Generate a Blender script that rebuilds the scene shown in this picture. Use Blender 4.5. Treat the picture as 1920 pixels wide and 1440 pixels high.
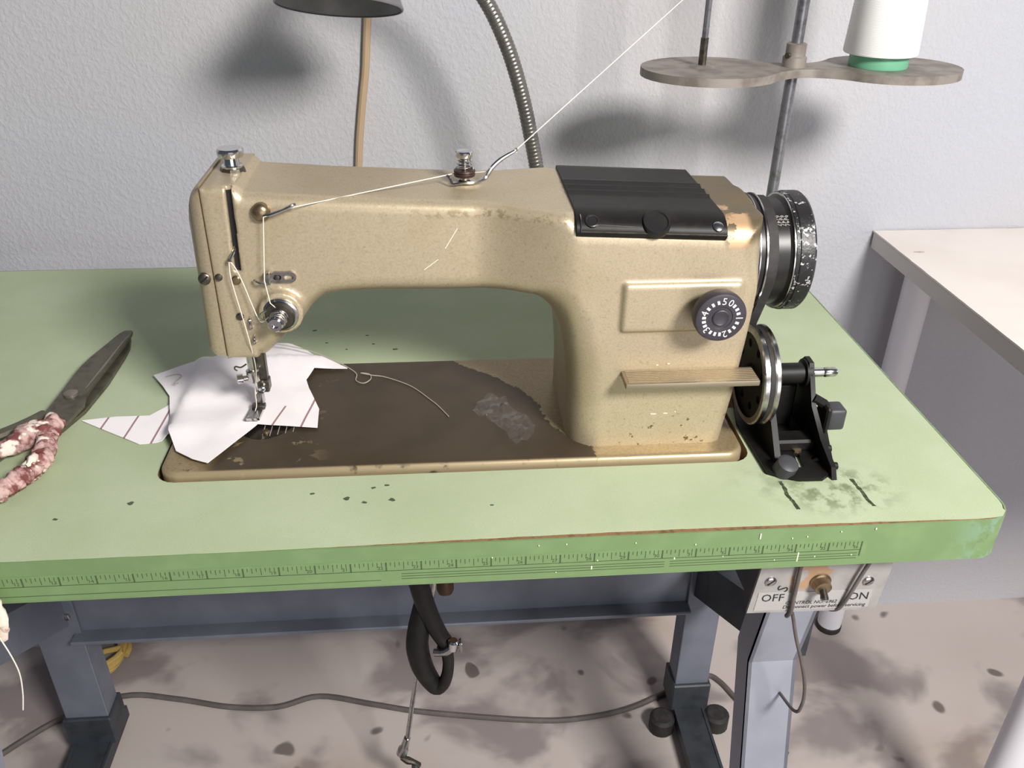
import bpy, bmesh, math, random
import numpy as np
from mathutils import Vector, Matrix, noise
random.seed(4)
for o in list(bpy.data.objects): bpy.data.objects.remove(o)
SC = bpy.context.scene
COL = SC.collection
PI = math.pi
H = 0.762                                    # height of the sewing table's top

# ---------------------------------------------------------------- camera, sky, light, exposure
cam = bpy.data.objects.new('camera', bpy.data.cameras.new('camera')); COL.objects.link(cam)
cam.location = (-0.3064, -0.4845, 1.1736)
cam.rotation_euler = (math.radians(59.963), math.radians(-0.587), math.radians(-4.4605))
cam.data.sensor_width = 36; cam.data.lens = 1630.2 / 1920 * 36
cam.data.clip_start = 0.01
SC.camera = cam
SC.view_settings.view_transform = 'Standard'; SC.view_settings.look = 'None'
SC.view_settings.exposure = 0.0; SC.view_settings.gamma = 1; SC.view_settings.use_curve_mapping = False
W = bpy.data.worlds.new('world'); SC.world = W; W.use_nodes = True
W.node_tree.nodes['Background'].inputs[0].default_value = (0.64, 0.76, 1.0, 1)
W.node_tree.nodes['Background'].inputs[1].default_value = 0.11
def area(name, loc, target, sx, sy, power, col):
    l = bpy.data.lights.new(name, 'AREA'); l.shape = 'RECTANGLE'; l.size = sx; l.size_y = sy
    l.energy = power; l.color = col
    o = bpy.data.objects.new(name, l); COL.objects.link(o); o.location = loc
    o.rotation_euler = (Vector(target) - Vector(loc)).to_track_quat('-Z', 'Y').to_euler()
    return o
# daylight through the open doorway behind the photographer
area('doorway_daylight', (0.50, -1.10, 1.90), (-0.1, 0.3, 0.8), 0.42, 0.34, 52, (1.0, 0.965, 0.92))
area('open_door_ground_daylight', (0.5, -2.9, 0.75), (0.0, 0.4, 0.25), 2.2, 1.3, 22, (0.98, 0.97, 1.0))
area('side_fill_light', (3.0, -0.4, 1.5), (0.3, 0.5, 0.5), 1.2, 1.2, 9, (0.93, 0.95, 1.0))  # added fill lamp on the right, brightens the white table's leg

# ---------------------------------------------------------------- materials
def lin(c):
    if isinstance(c, str):
        c = [int(c[i:i+2], 16) / 255 for i in (0, 2, 4)]
        c = [v / 12.92 if v <= .04045 else ((v + .055) / 1.055) ** 2.4 for v in c]
    return (c[0], c[1], c[2], 1)
class NT:
    def __init__(s, name):
        s.m = bpy.data.materials.new(name); s.m.use_nodes = True
        s.t = s.m.node_tree; s.N = s.t.nodes; s.L = s.t.links
        s.b = s.N['Principled BSDF']; s.out = s.N['Material Output']
        s.tc = s.N.new('ShaderNodeNewGeometry').outputs['Position']     # every thing stands still: patterns follow the place
    def link(s, a, b): s.L.new(a, b)
    def noise(s, scale, detail=3, rough=.55, vec=None, dist=0):
        n = s.N.new('ShaderNodeTexNoise'); n.inputs['Scale'].default_value = scale
        n.inputs['Detail'].default_value = detail; n.inputs['Roughness'].default_value = rough
        n.inputs['Distortion'].default_value = dist
        s.link(vec or s.tc, n.inputs['Vector']); return n.outputs['Fac']
    def ramp(s, fac, lo, hi):
        n = s.N.new('ShaderNodeMapRange'); n.inputs[1].default_value = lo; n.inputs[2].default_value = hi
        n.interpolation_type = 'SMOOTHSTEP'
        s.link(fac, n.inputs[0]); return n.outputs[0]
    def math(s, op, a, b=None, c=None):
        n = s.N.new('ShaderNodeMath'); n.operation = op
        for i, v in enumerate((a, b, c)):
            if v is None: continue
            if isinstance(v, (int, float)): n.inputs[i].default_value = v
            else: s.link(v, n.inputs[i])
        return n.outputs[0]
    def xyz(s):
        n = s.N.new('ShaderNodeSeparateXYZ'); s.link(s.tc, n.inputs[0]); return n.outputs
    def mix(s, fac, a, b):
        n = s.N.new('ShaderNodeMix'); n.data_type = 'RGBA'
        if isinstance(fac, (int, float)): n.inputs[0].default_value = fac
        else: s.link(fac, n.inputs[0])
        for i, v in ((6, a), (7, b)):
            if isinstance(v, (tuple, str, list)): n.inputs[i].default_value = lin(v)
            else: s.link(v, n.inputs[i])
        return n.outputs[2]
    def vmap(s, scale=(1, 1, 1), rot=(0, 0, 0)):
        n = s.N.new('ShaderNodeMapping'); n.inputs['Scale'].default_value = scale; n.inputs['Rotation'].default_value = rot
        s.link(s.tc, n.inputs[0]); return n.outputs[0]
    def color(s, c):
        if isinstance(c, (tuple, str, list)): s.b.inputs['Base Color'].default_value = lin(c)
        else: s.link(c, s.b.inputs['Base Color'])
    def set(s, rough=.5, metal=0, spec=.5):
        for k, v in (('Roughness', rough), ('Metallic', metal)):
            if isinstance(v, (int, float)): s.b.inputs[k].default_value = v
            else: s.link(v, s.b.inputs[k])
        s.b.inputs['Specular IOR Level'].default_value = spec
    def bump(s, h, strength=.3, dist=.001):
        n = s.N.new('ShaderNodeBump'); n.inputs['Strength'].default_value = strength; n.inputs['Distance'].default_value = dist
        s.link(h, n.inputs['Height']); s.link(n.outputs[0], s.b.inputs['Normal'])
def simple(name, c, rough=.5, metal=0, c2=None, scale=60, lo=.45, hi=.7, bump=0, bscale=None, spec=.5):
    k = NT(name)
    if c2: k.color(k.mix(k.ramp(k.noise(scale, 4), lo, hi), c, c2))
    else: k.color(c)
    k.set(rough, metal, spec)
    if bump: k.bump(k.noise(bscale or scale, 3), bump)
    return k.m
M = {}
# wall: rough painted plaster
k = NT('plaster_wall'); n1 = k.noise(1.6, 2); n2 = k.noise(210, 4, .6, k.vmap((1, 1, .8), (0, .5, 0))); n3 = k.noise(75, 3)
hh = k.math('ADD', k.ramp(n2, .40, .66), k.math('MULTIPLY', n3, .9))
k.color(k.mix(k.ramp(n1, .35, .7), 'c0bdbf', 'b8bac2')); k.set(.85, 0, .25); k.bump(hh, .30, .0022); M['wall'] = k.m
# floor: stained concrete
k = NT('stained_concrete'); v = k.vmap((1, 1.25, 1))
big = k.ramp(k.noise(4.6, 4, .5, v, .35), .48, .60); spots = k.ramp(k.noise(15, 1, .4), .70, .74)
c = k.mix(k.noise(3, 4), 'd2c8c3', 'bdb2ac'); c = k.mix(k.math('MULTIPLY', big, .7), c, '7c7173')
c = k.mix(k.math('MULTIPLY', spots, .8), c, '574c49'); c = k.mix(k.math('MULTIPLY', k.ramp(k.noise(2.2, 3), .52, .7), .4), c, 'a68d6c')
k.color(c); k.set(.7, 0, .35); k.bump(k.noise(60, 5), .15); M['floor'] = k.m
# green laminate with a fine linen weave
k = NT('green_laminate'); X = k.xyz()
wx = k.math('SINE', k.math('MULTIPLY', X[0], 2600)); wy = k.math('SINE', k.math('MULTIPLY', X[1], 2600))
fine = k.noise(1150, 2); blot = k.noise(9, 4)
c = k.mix(k.ramp(blot, .35, .7), 'b0bc9a', 'b9c4a6'); c = k.mix(k.math('MULTIPLY', k.ramp(fine, .45, .75), .28), c, '98a585')
def near(k, x, y, r):
    d = k.math('SQRT', k.math('ADD', k.math('POWER', k.math('SUBTRACT', k.xyz()[0], x), 2), k.math('POWER', k.math('MULTIPLY', k.math('SUBTRACT', k.xyz()[1], y), 1.5), 2)))
    return d
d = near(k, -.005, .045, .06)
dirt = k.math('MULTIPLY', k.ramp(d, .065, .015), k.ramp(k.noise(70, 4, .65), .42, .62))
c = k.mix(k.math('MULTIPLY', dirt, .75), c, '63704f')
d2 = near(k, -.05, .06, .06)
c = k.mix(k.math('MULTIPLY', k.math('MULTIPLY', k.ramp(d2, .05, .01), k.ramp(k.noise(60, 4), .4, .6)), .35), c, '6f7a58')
k.color(c); k.set(.62, 0, .10); k.bump(k.math('ADD', k.math('MULTIPLY', wx, wy), fine), .05, .0004); M['laminate'] = k.m
k = NT('green_edge_paint'); X = k.xyz()
c = k.mix(k.ramp(k.noise(30, 3), .4, .7), '738d5f', '7b9567')
ch = k.math('MULTIPLY', k.ramp(k.noise(55, 4, .7), .47, .55), k.ramp(X[0], .06, .10))
c = k.mix(k.math('MULTIPLY', ch, .7), c, '7f9f86')
c = k.mix(k.math('MULTIPLY', k.math('MULTIPLY', k.ramp(k.noise(90, 4, .7), .55, .6), k.ramp(X[0], .07, .11)), .8), c, '66785f')
k.color(c); k.set(.33, 0, .5); k.bump(k.noise(25, 3), .08); M['edge'] = k.m
M['tape'] = simple('green_tape', '758f60', .36, 0, '7b9666', 40)
M['core'] = simple('brown_board', '8a6a4a', .8, 0, '6b4f36', 200)
M['mark'] = simple('faded_ink', '46573a', .6)
M['paintfleck'] = simple('white_paint_fleck', 'e8eccf', .6)
M['plate_chip'] = simple('pale_chip', 'ddd2b8', .6)
M['darkspot'] = simple('dark_spot', '4b5a42', .6)
M['gouge'] = simple('gouge', '333a28', .8, 0, '59633f', 300)
# machine paint: champagne hammered enamel with wear
def paint(name, extra=None):
    k = NT(name); X = k.xyz()
    n = k.noise(650, 3, .6); c = k.mix(k.ramp(n, .36, .70), 'c2b398', 'b6a78b')
    c = k.mix(k.math('MULTIPLY', k.ramp(k.noise(330, 2), .60, .72), .35), c, '93866b')
    c = k.mix(k.math('MULTIPLY', k.ramp(k.noise(14, 3), .45, .75), .3), c, 'a08f6a')
    if extra: c = extra(k, X, c)
    k.color(c); k.set(.40, .45, .45); k.bump(n, .09, .0005); return k.m
def chips(k, X, c):
    # bare primer and grease round the bearing end, chips near the foot of the column
    gx = k.ramp(X[0], -.1035, -.0985); gz = k.ramp(X[2], .938, .950)
    dk = k.math('MULTIPLY', k.math('MULTIPLY', gx, gz), k.ramp(k.noise(50, 3), .16, .28))
    c = k.mix(k.math('MULTIPLY', dk, .85), c, '5a4c36')
    pk = k.math('MULTIPLY', k.math('MULTIPLY', k.math('MULTIPLY', gx, k.ramp(X[0], -.078, -.084)), k.math('MULTIPLY', k.ramp(X[2], .938, .944), k.ramp(X[1], .150, .138))), k.ramp(k.noise(52, 4, .6), .47, .50))
    c = k.mix(pk, c, 'd0ac86')
    lz = k.math('MULTIPLY', k.ramp(X[2], .802, .790), k.ramp(X[0], -.175, -.165))
    c = k.mix(k.math('MULTIPLY', lz, k.ramp(k.noise(130, 3, .6), .63, .66)), c, '6d6040')
    # dirt along the crest of the arm's front edge
    ez = k.math('MULTIPLY', k.ramp(k.math('ABSOLUTE', k.math('SUBTRACT', X[2], .9625)), .005, .001), k.ramp(X[0], -.42, -.25))
    c = k.mix(k.math('MULTIPLY', k.math('MULTIPLY', ez, k.ramp(k.noise(120, 4, .7), .5, .6)), .6), c, '75683f')
    return c
M['paint'] = paint('champagne_enamel', chips)
M['plate_paint'] = paint('champagne_enamel_plate')
# bed: enamel worn through to bronze brown metal
k = NT('worn_bed'); X = k.xyz()
fc = k.N.new('ShaderNodeFloatCurve')
yn = k.math('DIVIDE', k.math('SUBTRACT', X[1], .08), .19); k.link(yn, fc.inputs['Value'])
cv = fc.mapping.curves[0]
pts = [(.0, -.1875), (.138, -.192), (.26, -.2135), (.365, -.2226), (.56, -.2306), (.72, -.2526), (.86, -.2813), (1, -.31)]
pts = [(a, (b + .4) / .3) for a, b in pts]
while len(cv.points) < len(pts): cv.points.new(.5, .5)
for p, (a, b) in zip(cv.points, pts): p.location = (a, b)
fc.mapping.update()
xb = k.math('SUBTRACT', k.math('MULTIPLY', fc.outputs[0], .3), .4)
wob = k.math('MULTIPLY', k.math('SUBTRACT', k.noise(90, 4, .65), .5), .018)
bare = k.ramp(k.math('SUBTRACT', k.math('ADD', X[0], wob), xb), .0008, -.0008)
left = k.math('MULTIPLY', k.ramp(X[0], -.40, -.44), k.ramp(k.noise(45, 4, .65), .58, .63))
corner = k.math('MULTIPLY', k.ramp(X[0], -.490, -.510), k.ramp(k.noise(50, 4, .6), .38, .44))
bare = k.math('MULTIPLY', bare, k.math('SUBTRACT', 1, k.math('MAXIMUM', k.math('MULTIPLY', left, .8), corner)))
metal = k.mix(k.ramp(k.noise(25, 4), .35, .7), '54483a', '4b4133')
pc = k.mix(k.ramp(k.noise(420, 3), .40, .66), '9c8b6b', '8f7f60')
c = k.mix(bare, pc, metal)
lip = k.math('MULTIPLY', k.ramp(X[2], .7684, .7675), k.ramp(k.noise(70, 3), .25, .4))
c = k.mix(k.math('MULTIPLY', lip, .85), c, 'aa997a')
k.color(c); k.set(k.mix(bare, (.40, .40, .40), (.45, .45, .45)), .35, .45); k.bump(k.math('ADD', k.math('MULTIPLY', bare, -.6), k.math('MULTIPLY', k.noise(300, 3), .2)), .3, .0006); M['bed'] = k.m
M['steel'] = simple('bright_steel', 'c4c2c0', .22, 1, 'a5a3a0', 200)
M['chrome'] = simple('chrome', 'd6d6d8', .12, 1)
M['darksteel'] = simple('dark_steel', '6c675e', .35, .9, '524d45', 150)
M['brass'] = simple('tarnished_brass', '98866a', .32, .85, '776950', 120)
M['leversteel'] = simple('brushed_lever', 'a39783', .5, .8)
M['black'] = simple('black_enamel', '201e1f', .36, 0, '282525', 80, spec=.4)
M['blackcap'] = simple('black_cap', '191716', .45, 0, '211e1d', 90, spec=.22)
M['blackmetal'] = simple('black_japanned', '141312', .5, 0, '1c1a18', 90, bump=.1, spec=.3)
M['rubber'] = simple('black_rubber', '2a2827', .7, 0, '383433', 90, bump=.2)
M['greyknob'] = simple('slate_plastic', '3d3d41', .5)
M['dial'] = simple('dark_plum_plastic', '39353c', .45, 0, '443f45', 60)
M['white_ink'] = simple('white_ink', 'e9e4e6', .6)
M['grey_ink'] = simple('grey_ink', 'a59f9b', .6)
M['black_ink'] = simple('black_ink', '262527', .6)
k = NT('chipped_rim'); c = k.mix(k.ramp(k.noise(190, 3, .7), .58, .63), '201f20', 'b9b9bb'); k.color(c); k.set(.42, .1); k.bump(k.noise(300, 2), .3); M['rim'] = k.m
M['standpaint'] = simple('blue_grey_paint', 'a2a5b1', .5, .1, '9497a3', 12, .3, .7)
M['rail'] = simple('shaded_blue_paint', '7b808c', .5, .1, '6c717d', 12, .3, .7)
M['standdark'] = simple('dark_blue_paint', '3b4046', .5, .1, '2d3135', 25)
M['rodgrey'] = simple('grey_rod', '85858a', .35, .7, '6b6a6c', 120)
M['platter'] = simple('worn_platter', '948c84', .5, .25, '7a716a', 45, .4, .65, bump=.08)
M['thread_white'] = simple('white_thread', 'fbfaf8', .75, 0, 'f1eeea', 300)
k = NT('wound_thread'); X = k.xyz(); w = k.math('SINE', k.math('MULTIPLY', X[2], 5200)); k.color('faf9f6'); k.set(.8, 0, .2); k.bump(w, .25, .0005); M['cone'] = k.m
M['green_plastic'] = simple('sea_green_plastic', '6fae8d', .4)
M['thread'] = simple('cream_thread', 'ece4d6', .7)
M['loosethread'] = simple('grey_thread', 'b0a897', .8)
M['whitepaint'] = simple('white_table_paint', 'f0e7df', .5, 0, 'e9dfd7', 7, bump=.05)
M['whiteedge'] = simple('white_edge', 'd5cec8', .5)
M['whitechip'] = simple('paint_chip', 'b5aaa2', .8)
M['whiteleg'] = simple('white_leg', 'eceaf0', .4)
M['lampgrey'] = simple('lamp_enamel', '7c7a7d', .4, .3, '6f6d70', 40)
M['conduit'] = simple('grey_conduit', '87837e', .33, .75, '726f6b', 80)
M['tancord'] = simple('tan_cord', 'b29a7c', .6)
M['cable'] = simple('grey_cable', '5f5855', .6, 0, '6d6561', 30)
M['yellow'] = simple('yellow_cable', 'c8a95e', .55)
M['blade'] = simple('oiled_blade', '625d50', .42, .4, '4d493e', 70, bump=.08)
M['pivot'] = simple('pivot_screw', '8a8378', .4, .6)
k = NT('rag'); c = k.mix(k.ramp(k.noise(75, 4, .6), .42, .60), '7b4a48', 'c9a9a3'); c = k.mix(k.ramp(k.noise(60, 3, .6, k.vmap((1, 1, 1), (1, 2, 3))), .54, .60), c, 'eee2d6'); k.color(c); k.set(.9, 0, .1); k.bump(k.noise(180, 4), .6, .002); M['rag'] = k.m
k = NT('pale_rag'); c = k.mix(k.ramp(k.noise(50, 4), .55, .65), 'efdfce', '9a6a66'); k.color(c); k.set(.9, 0, .1); k.bump(k.noise(180, 4), .5, .002); M['palerag'] = k.m
def cloth(name, stripes):
    k = NT(name); X = k.xyz(); c = k.mix(k.ramp(k.noise(30, 3), .4, .7), 'fbf6f7', 'f6f0f3')
    if stripes:
        # printed bordeaux stripes: s measured across the slanted lines
        for x0, y0, dx, dy, y1, y2 in stripes:
            L = math.hypot(dx, dy)
            s = k.math('ABSOLUTE', k.math('ADD', k.math('MULTIPLY', k.math('SUBTRACT', X[0], x0), dy / L), k.math('MULTIPLY', k.math('SUBTRACT', X[1], y0), -dx / L)))
            m = k.math('MULTIPLY', k.ramp(s, .0011, .0007), k.math('MULTIPLY', k.math('GREATER_THAN', X[1], y1), k.math('LESS_THAN', X[1], y2)))
            c = k.mix(k.math('MULTIPLY', m, .85), c, '8a545c')
    k.color(c); k.set(.85, 0, .15); k.b.inputs['Sheen Weight'].default_value = .1
    k.bump(k.math('SINE', k.math('MULTIPLY', k.math('ADD', X[0], X[1]), 5000)), .08, .0003); return k.m
M['cloth'] = cloth('white_cotton', None)
M['stripe_left'] = cloth('striped_cotton_left', [(-.6054, .1696, .0012, .019, 0, 1), (-.5812, .1556, .0018, .0315, 0, 1), (-.5567, .1435, .0035, .0818, 0, 1)])
M['stripe_right'] = cloth('striped_cotton_right', [(-.4557, .1564, .0052, .0233, 0, .1815), (-.4322, .1482, .0067, .0463, 0, .205)])
# clear crumpled plastic film
k = NT('plastic_film'); tr = k.N.new('ShaderNodeBsdfTransparent'); gl = k.N.new('ShaderNodeBsdfGlossy'); gl.inputs['Roughness'].default_value = .06
df = k.N.new('ShaderNodeBsdfDiffuse'); df.inputs[0].default_value = (.85, .85, .9, 1)
fr = k.N.new('ShaderNodeLayerWeight'); fr.inputs[0].default_value = .35
m1 = k.N.new('ShaderNodeMixShader'); m2 = k.N.new('ShaderNodeMixShader'); m1.inputs[0].default_value = .012
k.link(tr.outputs[0], m1.inputs[1]); k.link(df.outputs[0], m1.inputs[2])
k.link(k.math('MULTIPLY', fr.outputs['Facing'], .17), m2.inputs[0]); k.link(m1.outputs[0], m2.inputs[1]); k.link(gl.outputs[0], m2.inputs[2]); k.link(m2.outputs[0], k.out.inputs[0]); M['film'] = k.m
k = NT('grey_switch_plate'); X = k.xyz()
rust = k.math('MULTIPLY', k.ramp(k.math('ABSOLUTE', k.math('ADD', X[0], .008)), .030, .024), k.ramp(X[2], .670, .675))
c = k.mix(k.ramp(k.noise(60, 3), .35, .7), 'aaa7a4', '9c9896'); c = k.mix(k.math('MULTIPLY', rust, k.math('MULTIPLY', k.ramp(k.noise(45, 3, .6), .47, .53), .8)), c, 'b48d66')
k.color(c); k.set(.45, .2); M['switchplate'] = k.m
M['labelgrey'] = simple('label_silver', 'b1aeac', .45, .1)

# ---------------------------------------------------------------- geometry helpers
def tag(o, label=None, cat=None, group=None, kind=None):
    if label: o['label'] = label
    if cat: o['category'] = cat
    if group: o['group'] = group
    if kind: o['kind'] = kind
    return o
def empty(name, loc, label, cat, group=None):
    o = bpy.data.objects.new(name, None); COL.objects.link(o); o.location = loc; o.empty_display_size = .02
    return tag(o, label, cat, group)
def org(p):
    v = Vector((0, 0, 0))
    while p is not None: v += Vector(p.location); p = p.parent
    return v
class B:
    """collects shapes in world coordinates; build() links them as one mesh object"""
    def __init__(s): s.bm = bmesh.new()
    def mesh(s, verts, faces):
        vs = [s.bm.verts.new(v) for v in verts]
        for f in faces:
            try: s.bm.faces.new([vs[i] for i in f])
            except ValueError: pass
        return vs
    def box(s, x0, x1, y0, y1, z0, z1, bev=0, seg=2):
        v = s.mesh([(x, y, z) for x in (x0, x1) for y in (y0, y1) for z in (z0, z1)], [(0, 1, 3, 2), (4, 6, 7, 5), (0, 4, 5, 1), (2, 3, 7, 6), (0, 2, 6, 4), (1, 5, 7, 3)])
        if bev:
            es = list({e for a in v for e in a.link_edges})
            bmesh.ops.bevel(s.bm, geom=es, offset=bev, segments=seg, affect='EDGES', profile=.5)
        return s
    def tube(s, pts, r, n=10, smooth=0, caps=True, flat=1.0):
        pts = [Vector(p) for p in pts]
        rr = list(r) if isinstance(r, (list, tuple)) else [r] * len(pts)
        if smooth:
            P = []; R = []
            for i in range(len(pts) - 1):
                a = pts[max(i - 1, 0)]; b = pts[i]; c = pts[i + 1]; d = pts[min(i + 2, len(pts) - 1)]
                for j in range(smooth):
                    t = j / smooth
                    P.append(.5 * ((2 * b) + (c - a) * t + (2 * a - 5 * b + 4 * c - d) * t * t + (3 * b - a - 3 * c + d) * t ** 3)); R.append(rr[i] + (rr[i + 1] - rr[i]) * t)
            P.append(pts[-1]); R.append(rr[-1]); pts, rr = P, R
        T = []
        for i in range(len(pts)):
            t = pts[min(i + 1, len(pts) - 1)] - pts[max(i - 1, 0)]
            T.append(t.normalized() if t.length > 1e-9 else Vector((0, 0, 1)))
        u = T[0].orthogonal().normalized(); rings = []
        for i, p in enumerate(pts):
            u = (u - T[i] * u.dot(T[i])); u = u.normalized() if u.length > 1e-6 else T[i].orthogonal().normalized()
            w = T[i].cross(u)
            rings.append([s.bm.verts.new(p + rr[i] * (math.cos(2 * PI * j / n) * u + flat * math.sin(2 * PI * j / n) * w)) for j in range(n)])
        for a, b in zip(rings, rings[1:]):
            for j in range(n): s.bm.faces.new((a[j], a[(j + 1) % n], b[(j + 1) % n], b[j]))
        if caps: s.bm.faces.new(rings[0][::-1]); s.bm.faces.new(rings[-1])
        return s
    def lathe(s, prof, o, axis=(0, 0, 1), n=32, caps=True):
        """prof: (height along axis, radius)"""
        ax = Vector(axis).normalized(); u = ax.orthogonal().normalized(); w = ax.cross(u); o = Vector(o); rings = []
        for h, r in prof:
            rings.append([s.bm.verts.new(o + ax * h + max(r, 1e-5) * (math.cos(2 * PI * j / n) * u + math.sin(2 * PI * j / n) * w)) for j in range(n)])
        for a, b in zip(rings, rings[1:]):
            for j in range(n): s.bm.faces.new((a[j], a[(j + 1) % n], b[(j + 1) % n], b[j]))
        if caps: s.bm.faces.new(rings[0][::-1]); s.bm.faces.new(rings[-1])
        return s
    def slab(s, outer, holes, f, t):
        """flat outline with holes, f maps (u, v, w) to space, thickness t"""
        tmp = bmesh.new(); es = []
        for loop in [outer] + list(holes):
            vs = [tmp.verts.new((a, b, 0)) for a, b in loop]
            es += [tmp.edges.new((vs[i], vs[(i + 1) % len(vs)])) for i in range(len(vs))]
        bmesh.ops.triangle_fill(tmp, use_beauty=True, edges=es, normal=(0, 0, 1))
        tmp.verts.index_update()
        V = [v.co.copy() for v in tmp.verts]; F = [[v.index for v in fc.verts] for fc in tmp.faces]
        E2 = [[v.index for v in e.verts] for e in tmp.edges if len(e.link_faces) == 1]
        tmp.free(); n = len(V)
        top = [s.bm.verts.new(f(v.x, v.y, 0)) for v in V]; bot = [s.bm.verts.new(f(v.x, v.y, t)) for v in V]
        for fc in F:
            s.bm.faces.new([top[i] for i in fc]); s.bm.faces.new([bot[i] for i in fc[::-1]])
        for a, b in E2: s.bm.faces.new((top[a], top[b], bot[b], bot[a]))
        return s
    def build(s, name, mat, parent=None, smooth=35, recalc=True, rough=None):
        if recalc: bmesh.ops.recalc_face_normals(s.bm, faces=s.bm.faces)
        if rough:
            s.bm.normal_update()
            for v in s.bm.verts: v.co += v.normal * rough[0] * (noise.noise(v.co * rough[1]) + .6 * noise.noise(v.co * rough[1] * 2.3 + Vector((5, 2, 1))))
        o0 = org(parent)
        if parent is None:
            o0 = Vector((0, 0, 0))
        bmesh.ops.translate(s.bm, verts=s.bm.verts, vec=-o0)
        me = bpy.data.meshes.new(name); s.bm.to_mesh(me); s.bm.free()
        me.materials.append(mat)
        if smooth:
            for p in me.polygons: p.use_smooth = True
            me.set_sharp_from_angle(angle=math.radians(smooth))
        o = bpy.data.objects.new(name, me); COL.objects.link(o)
        if parent: o.parent = parent
        return o
def XY(z0): return lambda a, b, w: (a, b, z0 - w)
def XZ(y0): return lambda a, b, w: (a, y0 + w, b)
def YZ(x0): return lambda a, b, w: (x0 + w, a, b)
def rrect(x0, x1, y0, y1, r, n=6):
    out = []
    for cx, cy, a0 in ((x1 - r, y0 + r, -90), (x1 - r, y1 - r, 0), (x0 + r, y1 - r, 90), (x0 + r, y0 + r, 180)):
        for i in range(n + 1):
            a = math.radians(a0 + 90 * i / n); out.append((cx + r * math.cos(a), cy + r * math.sin(a)))
    return out
def text(body, name, mat, parent, origin, right, up, size, italic=0, ext=.00006):
    cu = bpy.data.curves.new('txt', 'FONT'); cu.body = body; cu.size = size; cu.align_x = 'CENTER'; cu.align_y = 'CENTER'; cu.extrude = ext; cu.shear = italic; cu.resolution_u = 2
    to = bpy.data.objects.new('txt', cu); COL.objects.link(to)
    me = bpy.data.meshes.new_from_object(to.evaluated_get(bpy.context.evaluated_depsgraph_get()))
    bpy.data.objects.remove(to); bpy.data.curves.remove(cu)
    r = Vector(right).normalized(); u = Vector(up).normalized(); w = r.cross(u)
    mt = Matrix((r, u, w)).transposed().to_4x4(); mt.translation = Vector(origin) - org(parent)
    me.transform(mt); me.materials.clear(); me.materials.append(mat); me.name = name
    o = bpy.data.objects.new(name, me); COL.objects.link(o); o.parent = parent
    return o

# -------- signed distance solids (castings with soft corners), meshed by surface nets
def sstep(a, b, x):
    t = np.clip((x - a) / (b - a), 0, 1); return t * t * (3 - 2 * t)
def polysd(P, x, z):
    P = np.array(P); d = np.full(x.shape, 1e9); inside = np.zeros(x.shape, bool); n = len(P)
    for i in range(n):
        ax, az = P[i]; bx, bz = P[(i + 1) % n]; ex, ez = bx - ax, bz - az
        t = np.clip(((x - ax) * ex + (z - az) * ez) / (ex * ex + ez * ez), 0, 1)
        d = np.minimum(d, (x - ax - t * ex) ** 2 + (z - az - t * ez) ** 2)
        if az != bz:
            inside ^= ((az > z) != (bz > z)) & (x < ex * (z - az) / ez + ax)
    d = np.sqrt(d); return np.where(inside, -d, d)
def rmax(a, b, r):
    return np.minimum(np.maximum(a + r, b + r), 0) + np.sqrt(np.maximum(a + r, 0) ** 2 + np.maximum(b + r, 0) ** 2) - r
def smin(a, b, k):
    h = np.clip(.5 + .5 * (b - a) / k, 0, 1); return b * (1 - h) + a * h - k * h * (1 - h)
def sbox(p, c, h, r):
    q = [np.abs(p[i] - c[i]) - h[i] + r for i in range(3)]
    return np.sqrt(sum(np.maximum(a, 0) ** 2 for a in q)) + np.minimum(np.maximum(np.maximum(q[0], q[1]), q[2]), 0) - r
def catmull(pts, n=4):
    out = []
    for i in range(len(pts) - 1):
        a, b, c, d = (np.array(pts[j]) for j in (max(i - 1, 0), i, i + 1, min(i + 2, len(pts) - 1)))
        for j in range(n):
            t = j / n; out.append(tuple(.5 * (2 * b + (c - a) * t + (2 * a - 5 * b + 4 * c - d) * t * t + (3 * b - a - 3 * c + d) * t ** 3)))
    out.append(tuple(pts[-1])); return out
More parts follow.
